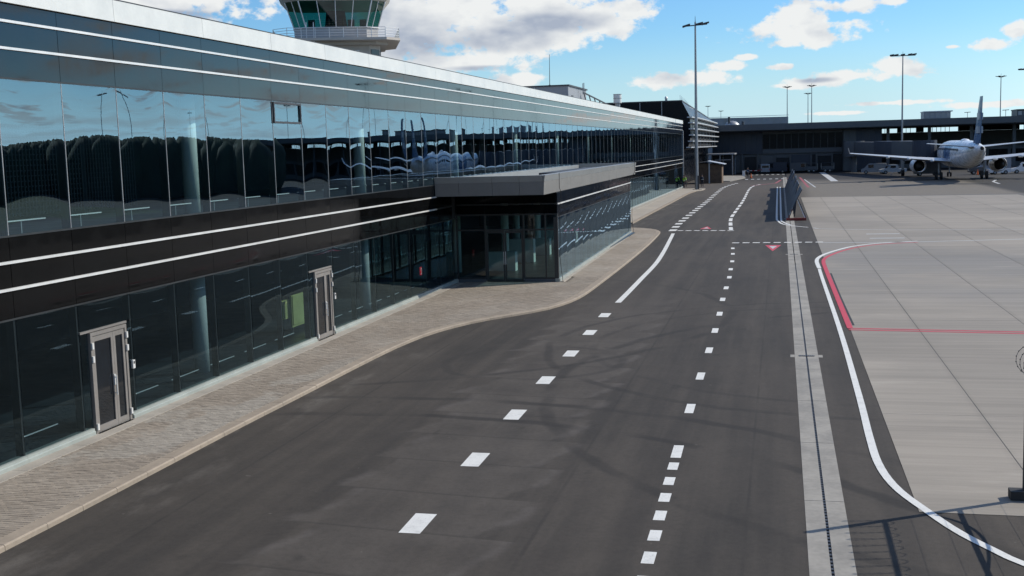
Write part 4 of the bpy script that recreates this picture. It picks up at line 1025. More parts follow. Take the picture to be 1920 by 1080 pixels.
# ================================================================== LOUVRED BUILDING AT THE END
LV = thing('louvred_building', 'dark glass building with curved side of horizontal louvres beyond the terminal', 'building', (-25, 186, 0))
prof_top = lambda y: 12.9 - (y - 184) * .022
def lring(y):
    t = prof_top(y)
    return [(-48, y, 0), (-16.4, y, 0), (-16.4, y, 5.3), (-15.2, y, 5.6), (-14.75, y, 7.5), (-14.9, y, 10.6), (-16.1, y, t), (-48, y, t)]
MB().rings([lring(y) for y in (184, 200, 218, 236, 249)]).build('wall', 'glass_far', LV)
MB().rings([[(-48.1, y, prof_top(y) + .01), (-16.05, y, prof_top(y) + .01), (-16.05, y, prof_top(y) + .18), (-48.1, y, prof_top(y) + .18)] for y in (183.9, 249)]).build('roof_edge', 'dark_steel', LV)
for z, xo in ((5.75, -14.55), (6.7, -14.3), (7.65, -14.15), (8.6, -14.15), (9.55, -14.25), (10.4, -14.4)):
    pts = [(xo + dx, y, z) for y, dx in ((183.6, -.5), (190, 0), (205, .12), (225, .12), (243, 0), (248.9, -.4))]
    b = MB()
    for p, q in zip(pts, pts[1:]): b.beam(p, q, .75, .16)
    b.build('louvre', 'tin', LV)
for y in range(186, 249, 8):
    MB().tube((-14.55, y, 5.6), (-14.7, y, 10.6), .06, n=6).build('louvre_bracket', 'steel', LV)
for x_ in (-29.5, -26.0, -22.6, -19.2):
    MB().box(x_ - .05, x_ + .05, 183.85, 183.98, 0, 12.9).build('facade_fin', 'steel', LV)
MB().box(-20.5, -16.45, 183.8, 183.96, 7.0, 10.0).build('glazed_bay', 'glass_tower', LV)
MB().beam((-17.5, 184.1, 13.0), (-15.6, 200, 12.2), .05, .05).add([], []).build('guard_rail', 'trim', LV)
for i in range(7):
    y = 184.6 + i * 2.4; MB().tube((-16.4, y, 12.9 - i * .05), (-16.4, y, 13.9 - i * .1), .03, n=5).build('guard_post', 'trim', LV)
vx = thing('roof_vent_cowl', 'small pale cowl on the louvred building roof', 'vent', (-18.9, 188, 13.0))
MB().tube((-18.9, 188, 12.9), (-18.9, 188, 13.6), .2, n=10).build('pipe', 'steel', vx); MB().tube((-18.9, 188, 13.6), (-18.9, 188, 13.9), .3, .12, n=10).build('cap', 'tin', vx)

# ================================================================== FAR TERMINAL
FT = thing('far_terminal', 'long low dark terminal with thick flat roof across the end of the apron', 'terminal building', (10, 250, 0))
YT = 250.0
MB().box(-16, 130, 246, 282, 9.05, 10.0).build('roof', 'clad_grey', FT)
MB().box(-16, 130, 245.8, 245.98, 8.75, 9.95).build('fascia', 'clad_grey', FT)
MB().box(-16, 130, 246, 282, 8.55, 8.74).build('soffit', 'shadow_dark', FT)
for i in range(9):
    x0 = -15.5 + i * 1.14; MB().box(x0, x0 + 1.12, YT, YT + .4, 3.9, 8.54).build('cladding_panel', 'clad_blue', FT)
MB().box(-15.6, 18.6, YT + .45, YT + 30, 0, 8.5).build('wall', 'clad_grey', FT)
for i in range(11):
    x0 = -5.2 + i * 1.46
    f_ = MB().box(x0, x0 + 1.42, YT + .05, YT + .4, 4.8, 8.0).build('window_frame', 'mullion', FT)
    MB().box(x0 + .06, x0 + 1.36, YT + .02, YT + .049, 4.9, 7.9).build('pane', 'glass_far', f_)
MB().box(-5.2, 10.9, YT + .0, YT + .4, 8.02, 8.54).box(-5.2, 10.9, YT, YT + .4, 3.9, 4.78).build('spandrel_band', 'clad_grey', FT)
for i in range(6):
    x0 = 11.0 + i * 1.26; MB().box(x0, x0 + 1.24, YT - .6, YT + .4, 0.0, 8.4).build('cladding_panel', 'clad_blue' if i > 1 else 'clad_grey', FT)
for x0, x1, z1, mm in ((-15, -12, 3.4, 'shadow_dark'), (-8.9, -6.6, 3.3, 'shadow_dark'), (-5.6, -2.9, 3.5, 'clad_grey'), (-2.4, .2, 3.0, 'shadow_dark'), (.6, 4.4, 3.5, 'clad_blue'), (4.8, 5.5, 3.5, 'shadow_dark'), (6, 8.6, 3.2, 'shadow_dark'), (9, 10.8, 3.5, 'shadow_dark')):
    MB().box(x0, x1, YT + .2, YT + .449, 0, z1).build('bay_door', mm, FT)
for x0 in (-9.4, -6.2, -2.7, .4, 4.6, 5.7, 8.8):
    MB().box(x0 - .15, x0 + .15, YT - .1, YT + .3, 0, 3.89).build('pier', 'clad_grey', FT)
# open hall to the right: columns, back wall with a lit clerestory slot
MB().box(18.6, 130, YT + 24, YT + 24.4, -.2, 7.55).build('back_wall', 'clad_grey', FT)
xs_ = 18.6
for x0, x1 in ((20.1, 23.6), (24.6, 27.6), (29.2, 36.4), (49.0, 56.5), (57.5, 60.5), (62, 70), (74, 90)):
    MB().box(xs_, x0, YT + 24, YT + 24.4, 7.56, 8.54).build('clerestory_wall', 'shadow_dark', FT); xs_ = x1
    m_ = MB()
    n_ = int((x1 - x0) / .9)
    for j in range(1, n_): m_.box(x0 + j * .9 - .05, x0 + j * .9 + .05, YT + 24, YT + 24.2, 7.56, 8.54)
    stuff(m_.build('clerestory_mullion', 'mullion', FT))
MB().box(xs_, 130, YT + 24, YT + 24.4, 7.56, 8.54).build('clerestory_wall', 'shadow_dark', FT)
for i in range(13): MB().box(19.5 + i * 8, 20.1 + i * 8, YT + .2, YT + .8, 0, 8.54).build('column', 'clad_grey', FT)
MB().box(18.6, 130, YT + 6, YT + 6.4, 0, 4.2).build('lower_wall', 'clad_grey', FT)
for i in range(24): MB().box(19.0 + i * 4.2, 22.6 + i * 4.2, YT + 5.9, YT + 5.99, 1.0, 3.6).build('lower_window', 'glass_far', FT)
for x0, x1, z in ((27.3, 32.9, 11.5), (45.2, 60, 11.3)):
    rb_ = thing('roof_plant_box', 'pale boxy plant unit on the far roof, ' + ('left of the aircraft fin' if x0 < 30 else 'right of the aircraft fin'), 'plant unit', (x0, 258, 10), 'plant boxes on the far terminal roof')
    MB().box(x0, x1 - .4, 256, 262, 10, z).build('casing', 'clad_light' if x0 < 30 else 'clad_grey', rb_)
    MB().box(x0 - .1, x1, 255.8, 262.2, z, z + .2).build('lid', 'tin' if x0 < 30 else 'dark_steel', rb_)
    for j in range(int((x1 - x0) / 1.1)): MB().box(x0 + .25 + j * 1.05, x0 + .95 + j * 1.05, 255.95, 255.998, 10.3, z - .2).build('louvre_panel', 'steel', rb_)
GH = thing('grey_hall', 'long grey metal hall roof showing above the far terminal', 'hall', (-10, 302, 0))
MB().rings([[(-34, 302, 0), (0, 302, 0), (0, 302, 12.55), (-34, 302, 12.9)], [(-34, 340, 0), (0, 340, 0), (0, 340, 12.5), (-34, 340, 12.9)]]).build('wall', 'clad_light', GH)
for i in range(11): MB().box(-33.5 + i * 3.0, -33.42 + i * 3.0, 301.9, 301.99, 0, 12.5).build('seam', 'steel', GH)
MB().box(-34.2, .15, 301.85, 302.4, 12.91, 13.0).build('roof_edge', 'tin', GH)
DM = thing('roof_dome', 'small shiny dome skylight on the far terminal roof', 'dome', (-12.0, 262, 10))
MB().rings([[(-12.0 + r_ * math.cos(a_ * math.pi / 8), 262 + r_ * math.sin(a_ * math.pi / 8), z_) for a_ in range(16)] for r_, z_ in ((1.7, 10), (1.55, 10.4), (1.2, 10.8), (.7, 11.05), (.2, 11.15))]).build('shell', 'steel', DM, smooth=True)
MB().tube((-12.6, 261, 10), (-12.6, 261, 12.0), .25, n=8).build('finial', 'dark_steel', DM)
MB().tube((-9.6, 260, 10), (-9.6, 260, 10.9), .3, n=8).build('pipe', 'dark_steel', DM)

# ================================================================== FLOODLIGHT MASTS
def mast(x, y, h, label, kind, r0=.2, r1=.1, group='floodlight masts around the apron', zb=ZR):
    t = thing('floodlight_mast', label, 'light mast', (x, y, zb), group)
    MB().tube((x, y, zb), (x, y, zb + h), r0, r1, n=10).build('pole', 'steel', t)
    z = zb + h
    MB().tube((x, y, z), (x, y, z + .8), .05, .02, n=5).build('lightning_rod', 'dark_steel', t)
    if kind == 'two':
        hd = MB().beam((x - 1.3, y, z - .5), (x + 1.6, y, z - .35), .14, .14).build('crossarm', 'dark_steel', t)
        for a_, s_ in ((-1.2, -1), (.55, 1), (1.35, 1)):
            MB().extr([(-.5, z - .5), (.5, z - .15), (.5, z - .05), (-.5, z - .28)] if s_ > 0 else [(-.5, z - .62), (.3, z - .42), (.3, z - .3), (-.5, z - .44)], y - .3, y + .3, 'y')
            q = MB().extr([(x + a_ - .5, z - .58 + (.1 if s_ > 0 else -.1)), (x + a_ + .5, z - .40 + (.2 if s_ > 0 else .05)), (x + a_ + .5, z - .24 + (.2 if s_ > 0 else .05)), (x + a_ - .5, z - .36 + (.1 if s_ > 0 else -.1))], y - .35, y + .35, 'y')
            q.build('floodlight', 'dark_steel', t)
    elif kind == 'wide':
        MB().beam((x - 2.3, y, z), (x + 2.3, y, z), .16, .16).build('crossarm', 'dark_steel', t)
        for a_ in (-2.0, -1.2, 0, 1.3, 2.1):
            MB().extr([(x + a_ - .38, z + .02), (x + a_ + .38, z + .12), (x + a_ + .38, z + .36), (x + a_ - .38, z + .26)], y - .35, y + .35, 'y').build('floodlight', 'dark_steel', t)
    else:
        MB().tube((x, y, z - .25), (x, y, z - .1), .55, n=10).build('head_ring', 'dark_steel', t)
        for i_ in range(6):
            a_ = i_ * math.pi / 3
            MB().beam((x + .5 * math.cos(a_), y + .5 * math.sin(a_), z - .1), (x + 1.4 * math.cos(a_), y + 1.4 * math.sin(a_), z + .08), .5, .14).build('floodlight', 'dark_steel', t)
    return t
m0 = mast(-12.25, 162, 22.6, 'tallest light mast, standing at the end of the pavement by the terminal', 'two', .27, .11, zb=0)
MB().box(-12.75, -11.5, 161.4, 162.6, ZR, .05).build('base_block', 'footing', m0)
MB().box(-12.1, -11.9, 161.75, 161.95, .05, 1.9).build('service_hatch', 'dark_steel', m0)
mast(21.4, 238, 22.1, 'light mast with wide crossarm rising in front of the jet bridge', 'wide', .22, .1)
mast(-.31, 372, 23.2, 'single light mast directly behind the grey hall roof end', 'ring')
mast(6.95, 370, 23.2, 'taller of the paired light masts behind the far terminal', 'ring')
mast(6.65, 420, 22.9, 'shorter of the paired light masts behind the far terminal', 'ring')
mast(56.5, 344, 22.5, 'light mast standing behind the roof to the right of the aircraft fin', 'ring')
mast(57.0, 309, 22.2, 'light mast cut by the right edge of the photo, only its head showing', 'wide')
mast(-35.8, 545, 23.8, 'distant light mast just right of the louvred building', 'ring')
mast(-33.0, 600, 23.0, 'distant latticed light mast beside the louvred building, the fainter one', 'ring')
mast(73.0, 278, 24.0, 'light mast out on the apron mirrored in the terminal glass', 'wide')
for i, (x_, y_, h_) in enumerate([(128, 356, 24), (158, 346, 24), (127, 251, 24)]):
    mast(x_, y_, h_, ['far apron mast mirrored in the middle upper windows', 'far apron mast mirrored in the third upper window', 'near apron mast mirrored in the first upper window'][i], 'two')
for x_, y_, z_, lb in ((42.4, 252, 10, 'short roof lamp beside the dark plant box'), (36.6, 262, 10, 'short roof lamp left of the aircraft fin')):
    t = thing('roof_lamp', lb, 'lamp', (x_, y_, z_), 'lamps on the far terminal roof')
    MB().tube((x_, y_, z_), (x_, y_, z_ + 1.3), .05, n=6).build('pole', 'steel', t); MB().beam((x_ - .6, y_, z_ + 1.3), (x_ + .6, y_, z_ + 1.35), .3, .12).build('head', 'dark_steel', t)

# ================================================================== JET BRIDGE
JB = thing('jet_bridge', 'dark grey passenger boarding bridge reaching towards the parked aircraft', 'jet bridge', (12.6, 240, ZR))
MB().tube((12.6, 240, ZR), (12.6, 240, 3.0), .6, n=14).build('column', 'clad_grey', JB)
MB().tube((12.6, 240, 3.0), (12.6, 240, 6.0), 2.0, n=18).build('rotunda', 'clad_grey', JB)
MB().box(11.5, 13.7, 241.9, 249.3, 3.2, 5.8).build('link_corridor', 'clad_blue', JB)
pa, pb = Vector((13.8, 238)), Vector((21.6, 201.5))
def seg(t0, t1, w, z0, z1, z2, z3, name, mat):
    a, b = pa.lerp(pb, t0), pa.lerp(pb, t1); d = (b - a).normalized(); n_ = Vector((-d.y, d.x)) * w / 2
    return MB().add([(a.x - n_.x, a.y - n_.y, z0), (a.x + n_.x, a.y + n_.y, z0), (b.x + n_.x, b.y + n_.y, z2), (b.x - n_.x, b.y - n_.y, z2),
                     (a.x - n_.x, a.y - n_.y, z1), (a.x + n_.x, a.y + n_.y, z1), (b.x + n_.x, b.y + n_.y, z3), (b.x - n_.x, b.y - n_.y, z3)],
                    [(0, 3, 2, 1), (4, 5, 6, 7), (0, 1, 5, 4), (1, 2, 6, 5), (2, 3, 7, 6), (3, 0, 4, 7)]).build(name, mat, JB)
seg(.0, .36, 2.4, 3.1, 5.8, 3.0, 5.7, 'tunnel_section', 'clad_grey'); seg(.36, .66, 2.7, 2.9, 5.85, 2.8, 5.75, 'tunnel_section', 'clad_blue'); seg(.66, .96, 3.0, 2.6, 5.8, 2.5, 5.7, 'tunnel_section', 'clad_grey')
MB().tube((21.6, 201, 2.2), (21.6, 201, 5.8), 1.9, n=16).build('cab', 'clad_blue', JB)
for s_ in (-1.3, 1.3):
    q = pa.lerp(pb, .82); MB().box(q.x + s_ - .2, q.x + s_ + .2, q.y - .3, q.y + .3, .6, 2.7).build('lift_leg', 'steel', JB)
    MB().tube((q.x + s_ - .25, q.y, .45), (q.x + s_ + .25, q.y, .45), .55, n=14).build('wheel', 'black', JB)
st = MB()
for i_ in range(10): st.box(19.0 - i_ * .26, 19.26 - i_ * .26, 205.0, 206.2, 2.5 - i_ * .25, 2.56 - i_ * .25)
stuff(st.build('stair_tread', 'steel', JB))

# ================================================================== AIRCRAFT
AP = thing('parked_airliner', 'white twin engine airliner parked tail towards the road beside the jet bridge', 'aircraft', (25.2, 186, ZR))
AX, AZ = 25.2, 3.62
tail_y, nose_y = 166.6, 204.0
secs = [(0, .22, .95), (.6, .42, .86), (2, .72, .66), (4, 1.05, .48), (6.5, 1.45, .26), (9, 1.75, .1), (12, 1.95, .02), (16, 1.98, 0), (30, 1.98, 0), (32.5, 1.92, -.03), (34.5, 1.68, -.12), (36, 1.25, -.28), (37, .7, -.42), (37.4, .1, -.5)]
rings_ = []
for d, r_, dz in secs: rings_.append([(AX + r_ * math.cos(a_ * math.pi / 14), tail_y + d, AZ + dz + r_ * 1.03 * math.sin(a_ * math.pi / 14)) for a_ in range(28)])
fus = MB().rings(rings_).build('fuselage', 'plane_white', AP, smooth=True)
MB().rings([[(AX + r_ * math.cos(a_ * math.pi / 7), tail_y + d, AZ + .95 + r_ * math.sin(a_ * math.pi / 7)) for a_ in range(14)] for d, r_ in ((-.16, .16), (.02, .26))]).build('exhaust', 'black', AP)
wn_ = MB()
for s_ in (-1, 1):
    for i_ in range(24):
        y_ = tail_y + 9 + i_ * .95; a_ = .36
        x_ = AX + s_ * 1.97 * math.cos(a_); wn_.box(x_ - .03 + s_ * .02, x_ + .03 + s_ * .02, y_, y_ + .25, AZ + .55, AZ + .9)
stuff(wn_.build('cabin_windows', 'glass_dark', AP))
def foil(root, tip, name, mat, par=AP):
    # root/tip: (x, y_lead, y_trail, z, thick)
    def sec(s_):
        x, yl, yt, z, t = s_; c = yl - yt
        return [(x, yl, z), (x, yl - .12 * c, z + t * .5), (x, yl - .4 * c, z + t * .62), (x, yl - .75 * c, z + t * .3), (x, yt, z + .01), (x, yt, z - .01), (x, yl - .6 * c, z - t * .3), (x, yl - .2 * c, z - t * .4)]
    return MB().rings([sec(root), sec(tip)]).build(name, mat, par, smooth=False)
for s_, lb in ((-1, 'l'), (1, 'r')):
    w_ = foil((AX + s_ * 1.5, 191.8, 184.4, 2.55, .75), (AX + s_ * 6.3, 188.4, 183.9, 3.05, .5), 'wing', 'plane_grey')
    foil((AX + s_ * 6.3, 188.4, 183.9, 3.05, .5), (AX + s_ * 16.2, 182.8, 181.2, 4.15, .18), 'outer_panel', 'plane_grey', w_)
    MB().add([(AX + s_ * 16.2, 182.8, 4.1), (AX + s_ * 16.2, 181.2, 4.1), (AX + s_ * 16.5, 180.6, 5.0), (AX + s_ * 16.5, 181.2, 5.0), (AX + s_ * 16.27, 182.8, 4.1), (AX + s_ * 16.27, 181.2, 4.1), (AX + s_ * 16.57, 180.6, 5.0), (AX + s_ * 16.57, 181.2, 5.0)],
             [(0, 1, 2, 3), (4, 7, 6, 5), (0, 4, 5, 1), (1, 5, 6, 2), (2, 6, 7, 3), (3, 7, 4, 0)]).build('winglet', 'plane_white', w_)
    for q in (4.4, 7.8, 10.8):
        zf = 2.75 + (q - 1.5) * .108; MB().rings([[(AX + s_ * q + r_ * math.cos(a_ * math.pi / 4), y_, zf - .3 + r_ * math.sin(a_ * math.pi / 4)) for a_ in range(8)] for y_, r_ in ((186.0 - q * .1, .05), (185 - q * .15, .24), (183.6 - q * .2, .2), (182.6 - q * .22, .03))]).build('flap_fairing', 'plane_grey', w_)
    ex = AX + s_ * 5.75
    en = MB().rings([[(ex + r_ * math.cos(a_ * math.pi / 10), y_, 1.95 + r_ * math.sin(a_ * math.pi / 10)) for a_ in range(20)] for y_, r_ in ((191.6, .95), (191.2, 1.12), (189.8, 1.2), (188.4, 1.12), (187.3, .92))], cap0=False, cap1=False).build('engine_cowl', 'plane_white', AP, smooth=True)
    MB().rings([[(ex + r_ * math.cos(a_ * math.pi / 10), y_, 1.95 + r_ * math.sin(a_ * math.pi / 10)) for a_ in range(20)] for y_, r_ in ((188.6, .88), (187.5, .6), (186.6, .42), (186.0, .1))]).build('exhaust_cone', 'black', en)
    MB().rings([[(ex + r_ * math.cos(a_ * math.pi / 10), y_, 1.95 + r_ * math.sin(a_ * math.pi / 10)) for a_ in range(20)] for y_, r_ in ((190.6, .92), (190.7, .1))]).build('fan', 'black', en)
    MB().box(ex - .12, ex + .12, 186.6, 190.5, 2.9, 3.2).build('pylon', 'plane_grey', en)
    foil((AX + s_ * .6, 172.6, 169.0, 4.75, .3), (AX + s_ * 6.9, 168.6, 167.0, 5.35, .12), 'tailplane', 'plane_grey')
    lg = MB().tube((AX + s_ * 3.2, 185.5, .5), (AX + s_ * 3.2, 185.6, 2.4), .14, n=8).build('main_gear', 'steel', AP)
    for k_ in (-.35, .35): MB().tube((AX + s_ * 3.2 + k_ - .16, 185.5, .46), (AX + s_ * 3.2 + k_ + .16, 185.5, .46), .56, n=16).build('wheel', 'black', lg)
ng = MB().tube((AX, 199, .4), (AX, 199, 2.0), .1, n=8).build('nose_gear', 'steel', AP)
for k_ in (-.22, .22): MB().tube((AX + k_ - .1, 199, .28), (AX + k_ + .1, 199, .28), .38, n=14).build('wheel', 'black', ng)
fn = MB().rings([[(AX + t_ * x_, y_, z_) for x_, y_ in ((0, yl), (.5, yl - .2 * (yl - yt)), (.45, yl - .6 * (yl - yt)), (0.02, yt), (-.02, yt), (-.45, yl - .6 * (yl - yt)), (-.5, yl - .2 * (yl - yt)))] for yl, yt, z_, t_ in ((174.2, 168.2, 5.2, .5), (172.2, 167.6, 7.6, .38), (170.4, 167.1, 10.0, .26), (169.3, 166.8, 11.5, .16))]).build('tail_fin', 'plane_blue', AP)
for z_, w_, y_ in ((8.4, .24, 167.4), (6.6, .3, 167.8)): MB().box(AX - w_, AX + w_, y_ + .5, y_ + 2.6, z_, z_ + .9).build('fin_stripe', 'plane_grey', fn)
MB().rings([[(AX + r_ * math.cos(a_ * math.pi / 6), y_, AZ + 1.98 + .55 * r_ * math.sin(a_ * math.pi / 6)) for a_ in range(12)] for y_, r_ in ((180.5, .1), (181.3, .5), (183, .55), (184.2, .1))]).build('antenna_fairing', 'plane_white', AP)
bl = MB()
for r0_, in ((0,),):
    for i_ in range(7):
        a0, a1 = 2.35 + i_ * .16, 2.35 + (i_ + 1) * .16
        bl.quad(*[(AX + 1.99 * math.cos(a_), y_, AZ + 2.05 * math.sin(a_)) for a_, y_ in ((a0, 183), (a1, 184.2), (a1, 191.5), (a0, 190.5))])
bl.build('livery_patch', 'plane_blue', AP, fix=False)

# ================================================================== VEHICLES
def van(name, label, cat, x, y, rz, L, Wd, Hh, mat, kind='van', group='service vehicles by the far terminal'):
    t = local(thing(name, label, cat, (x, y, ZR), group, rz)); h = Wd / 2
    if kind == 'van': pr_ = [(-L / 2, .3), (L / 2, .3), (L / 2, .85), (L / 2 - .5, 1.05), (L / 2 - 1.25, Hh - .05), (L / 2 - 1.6, Hh), (-L / 2 + .1, Hh), (-L / 2, Hh - .15)]
    elif kind == 'pickup': pr_ = [(-L / 2, .35), (L / 2, .35), (L / 2, .85), (L / 2 - 1.0, 1.0), (L / 2 - 1.7, Hh), (L / 2 - 3.0, Hh), (L / 2 - 3.2, .95), (-L / 2, .95)]
    elif kind == 'tug': pr_ = [(-L / 2, .3), (L / 2, .3), (L / 2, .95), (L / 2 - 1.2, 1.0), (L / 2 - 1.25, 1.0), (-L / 2 + 1.6, .85), (-L / 2 + .1, .95), (-L / 2, .9)]
    elif kind == 'cart': pr_ = [(-L / 2, .45), (L / 2, .45), (L / 2, .6), (-L / 2, .6)]
    else: pr_ = [(-L / 2, .35), (L / 2, .35), (L / 2, 1.1), (L / 2 - .15, Hh), (-L / 2, Hh)]
    MB().extr(pr_, -h, h, 'x').build('body', mat, t)
    if kind in ('van', 'pickup'):
        b0 = L / 2 - .55 if kind == 'van' else L / 2 - 1.05; b1 = L / 2 - 1.2 if kind == 'van' else L / 2 - 1.65
        MB().add([(-h + .12, b0 + .02, 1.1), (h - .12, b0 + .02, 1.1), (h - .16, b1 + .03, Hh - .12), (-h + .16, b1 + .03, Hh - .12)], [(0, 1, 2, 3)]).build('windscreen', 'glass_dark', t, fix=False)
        for s_ in (-1, 1): MB().box(s_ * h - .012, s_ * h + .012, b1 - 1.0, b1 - .05, 1.1, Hh - .2).build('side_window', 'glass_dark', t)
        MB().box(-h + .2, h - .2, -L / 2 - .012, -L / 2 + .01 if kind == 'van' else -L / 2 + .005, 1.15 if kind == 'van' else .6, Hh - .3 if kind == 'van' else .9).build('rear_window', 'glass_dark', t)
        for s_ in (-1, 1):
            MB().box(s_ * (h - .2) - .12, s_ * (h - .2) + .12, L / 2 - .01, L / 2 + .015, .6, .78).build('headlight', 'trim', t); MB().box(s_ * (h - .12) - .08, s_ * (h - .12) + .08, -L / 2 - .015, -L / 2 + .01, .65, .9).build('tail_light', 'red', t)
    if kind == 'tug':
        for yy_, xx_ in ((-.1, -h + .1), (-.1, h - .1), (-1.1, -h + .1), (-1.1, h - .1)): MB().box(xx_ - .04, xx_ + .04, yy_ - .04, yy_ + .04, .85, 1.75).build('post', mat, t)
        MB().box(-h, h, -1.25, .1, 1.75, 1.85).build('canopy', mat, t); MB().box(-h + .2, h - .2, -1.0, -.5, .85, 1.2).build('seat', 'black', t)
        MB().box(-h + .1, h - .1, -.12, -.09, 1.0, 1.7).build('windscreen', 'glass_dark', t)
    if kind == 'cart':
        for sx in (-1, 1):
            for sy in (-1, 1): MB().box(sx * (h - .05) - .03, sx * (h - .05) + .03, sy * (L / 2 - .05) - .03, sy * (L / 2 - .05) + .03, .6, Hh - .06).build('post', 'steel', t)
        MB().box(-h, h, -L / 2, L / 2, Hh - .06, Hh).build('canopy', mat, t); MB().box(-h + .1, h - .1, -L / 2 + .2, L / 2 - .3, .6, 1.2).build('load', 'clad_grey', t)
    for sy in (L / 2 - .85, -L / 2 + .85):
        for s_ in (-1, 1):
            w_ = MB().tube((s_ * (h - .22), sy, .33), (s_ * (h + .01), sy, .33), .33, n=14).build('wheel', 'black', t)
            MB().tube((s_ * (h + .012), sy, .33), (s_ * (h + .022), sy, .33), .18, n=10).build('rim', 'steel', w_)
    return t
van('service_van', 'dark blue grey van by the bay door left of the blast fence top', 'van', -2.6, 248.2, R(80), 5.0, 2.0, 2.2, 'clad_blue')
van('service_van', 'grey small van with high roof in front of the far terminal piers', 'van', 2.6, 248.6, R(-95), 4.4, 1.9, 2.0, 'clad_grey')
van('service_van', 'pale grey van parked at the far bay nearest the canopy shelter', 'van', -4.9, 248.0, R(8), 4.6, 1.8, 1.9, 'clad_light')
van('baggage_cart', 'covered baggage cart by the far terminal, left one', 'baggage cart', 4.6, 247.2, R(90), 2.6, 1.5, 1.9, 'clad_grey', 'cart')
van('baggage_cart', 'covered baggage cart by the far terminal, right one', 'baggage cart', 7.8, 247.2, R(90), 2.6, 1.5, 1.9, 'clad_blue', 'cart')
van('pickup_truck', 'grey pickup parked under the left wing of the aircraft', 'pickup', 18.4, 222, R(100), 4.6, 1.8, 1.7, 'plane_grey', 'pickup', 'service vehicles around the aircraft')
van('service_van', 'pale grey van behind the left engine of the aircraft', 'van', 15.4, 226, R(85), 4.4, 1.8, 1.9, 'clad_light', 'van', 'service vehicles around the aircraft')
van('service_truck', 'dark boxy truck under the aircraft fuselage left of the main gear', 'truck', 22.6, 206, R(90), 4.2, 2.0, 2.4, 'dark_steel', 'box', 'service vehicles around the aircraft')
van('baggage_tractor', 'white baggage tractor to the right of the aircraft tail', 'tractor', 33.7, 205.5, R(-80), 3.4, 1.6, 1.8, 'plane_white', 'tug', 'service vehicles around the aircraft')
van('pickup_truck', 'white pickup at the right edge behind the baggage tractor', 'pickup', 38.6, 208.5, R(85), 5.0, 1.9, 1.8, 'plane_white', 'pickup', 'service vehicles around the aircraft')
van('service_van', 'blue grey high van right of the aircraft tail', 'van', 35.6, 222, R(90), 5.4, 2.0, 2.6, 'clad_light', 'van', 'service vehicles around the aircraft')
van('baggage_cart', 'flat baggage cart between the aircraft main gear and tractor', 'baggage cart', 30.6, 207.5, R(90), 2.8, 1.5, 1.7, 'dark_steel', 'cart', 'service vehicles around the aircraft')
def cone(x, y, lb, g_='traffic cones on the far apron'):
    t = thing('traffic_cone', lb, 'traffic cone', (x, y, ZR), g_)
    MB().box(x - .22, x + .22, y - .22, y + .22, ZR, ZR + .05).build('foot', 'black', t)
    MB().tube((x, y, ZR + .05), (x, y, ZR + .9), .18, .03, n=12).build('body', 'orange', t); MB().tube((x, y, ZR + .4), (x, y, ZR + .58), .116, .082, n=12).build('band', 'white', t)
cone(30.3, 204.5, 'orange traffic cone standing behind the aircraft tail')
cone(-6.5, 214, 'orange traffic cone beside the canopy shelter kerb')

# ================================================================== HUT, CANOPY, BARRIER
HT = thing('wooden_hut', 'brown wooden hut with sloping sheet metal roof beyond the light mast', 'hut', (-12.2, 192, ZR))
for i_ in range(18):
    x0 = -13.95 + i_ * .2; MB().box(x0, x0 + .19, 189.9, 189.98 + (i_ % 3) * .008, ZR, 3.15 - i_ * .02).build('plank', 'wood', HT)
MB().rings([[(-13.9, y_, ZR), (-10.4, y_, ZR), (-10.4, y_, 2.75), (-13.9, y_, 3.15)] for y_ in (190, 195)]).build('wall', 'wood', HT)
MB().box(-12.45, -12.25, 189.8, 189.89, ZR, 3.1).build('corner_board', 'tin', HT)
MB().rings([[(-12.6, y_, 3.42), (-9.9, y_, 2.85), (-9.9, y_, 2.93), (-12.6, y_, 3.5)] for y_ in (189.3, 195.6)]).build('roof', 'tin', HT)
MB().rings([[(-14.2, y_, 3.2), (-12.61, y_, 3.3), (-12.61, y_, 3.38), (-14.2, y_, 3.28)] for y_ in (189.5, 195.6)]).build('roof', 'dark_steel', HT)
CN = thing('canopy_shelter', 'dark open canopy shelter with pale roof edge behind the wooden hut', 'shelter', (-12, 236, ZR))
MB().box(-15.6, -10.2, 232, 244, 4.05, 4.3).build('roof', 'clad_light', CN); MB().box(-14, -10.9, 231.5, 231.7, 3.0, 3.12).build('beam', 'clad_light', CN)
for x_ in (-15.3, -13, -10.6):
    for y_ in (232.3, 243.6): MB().box(x_ - .1, x_ + .1, y_ - .1, y_ + .1, ZR, 4.05).build('post', 'clad_light', CN)
MB().box(-15.4, -10.4, 243.8, 244, ZR, 4.0).build('back_panel', 'clad_blue', CN)
island = struct(MB().prism([(-13, 196.5), (-9.4, 196.5), (-7.5, 214), (-8.4, 228), (-13, 231)], ZR - .02, ZR + .12).build('kerb_island', 'drain_conc'))
bg = thing('barrier_gate', 'red and white boom barrier at the end of the service road', 'barrier', (-8.2, 226, ZR))
MB().box(-8.5, -8.0, 225.8, 226.3, ZR, 1.0).build('cabinet', 'white', bg)
for i_ in range(6): MB().box(-8.0 + i_ * .45, -7.55 + i_ * .45, 226.0, 226.1, .92, 1.02).build('boom_stripe', 'red' if i_ % 2 else 'white', bg)

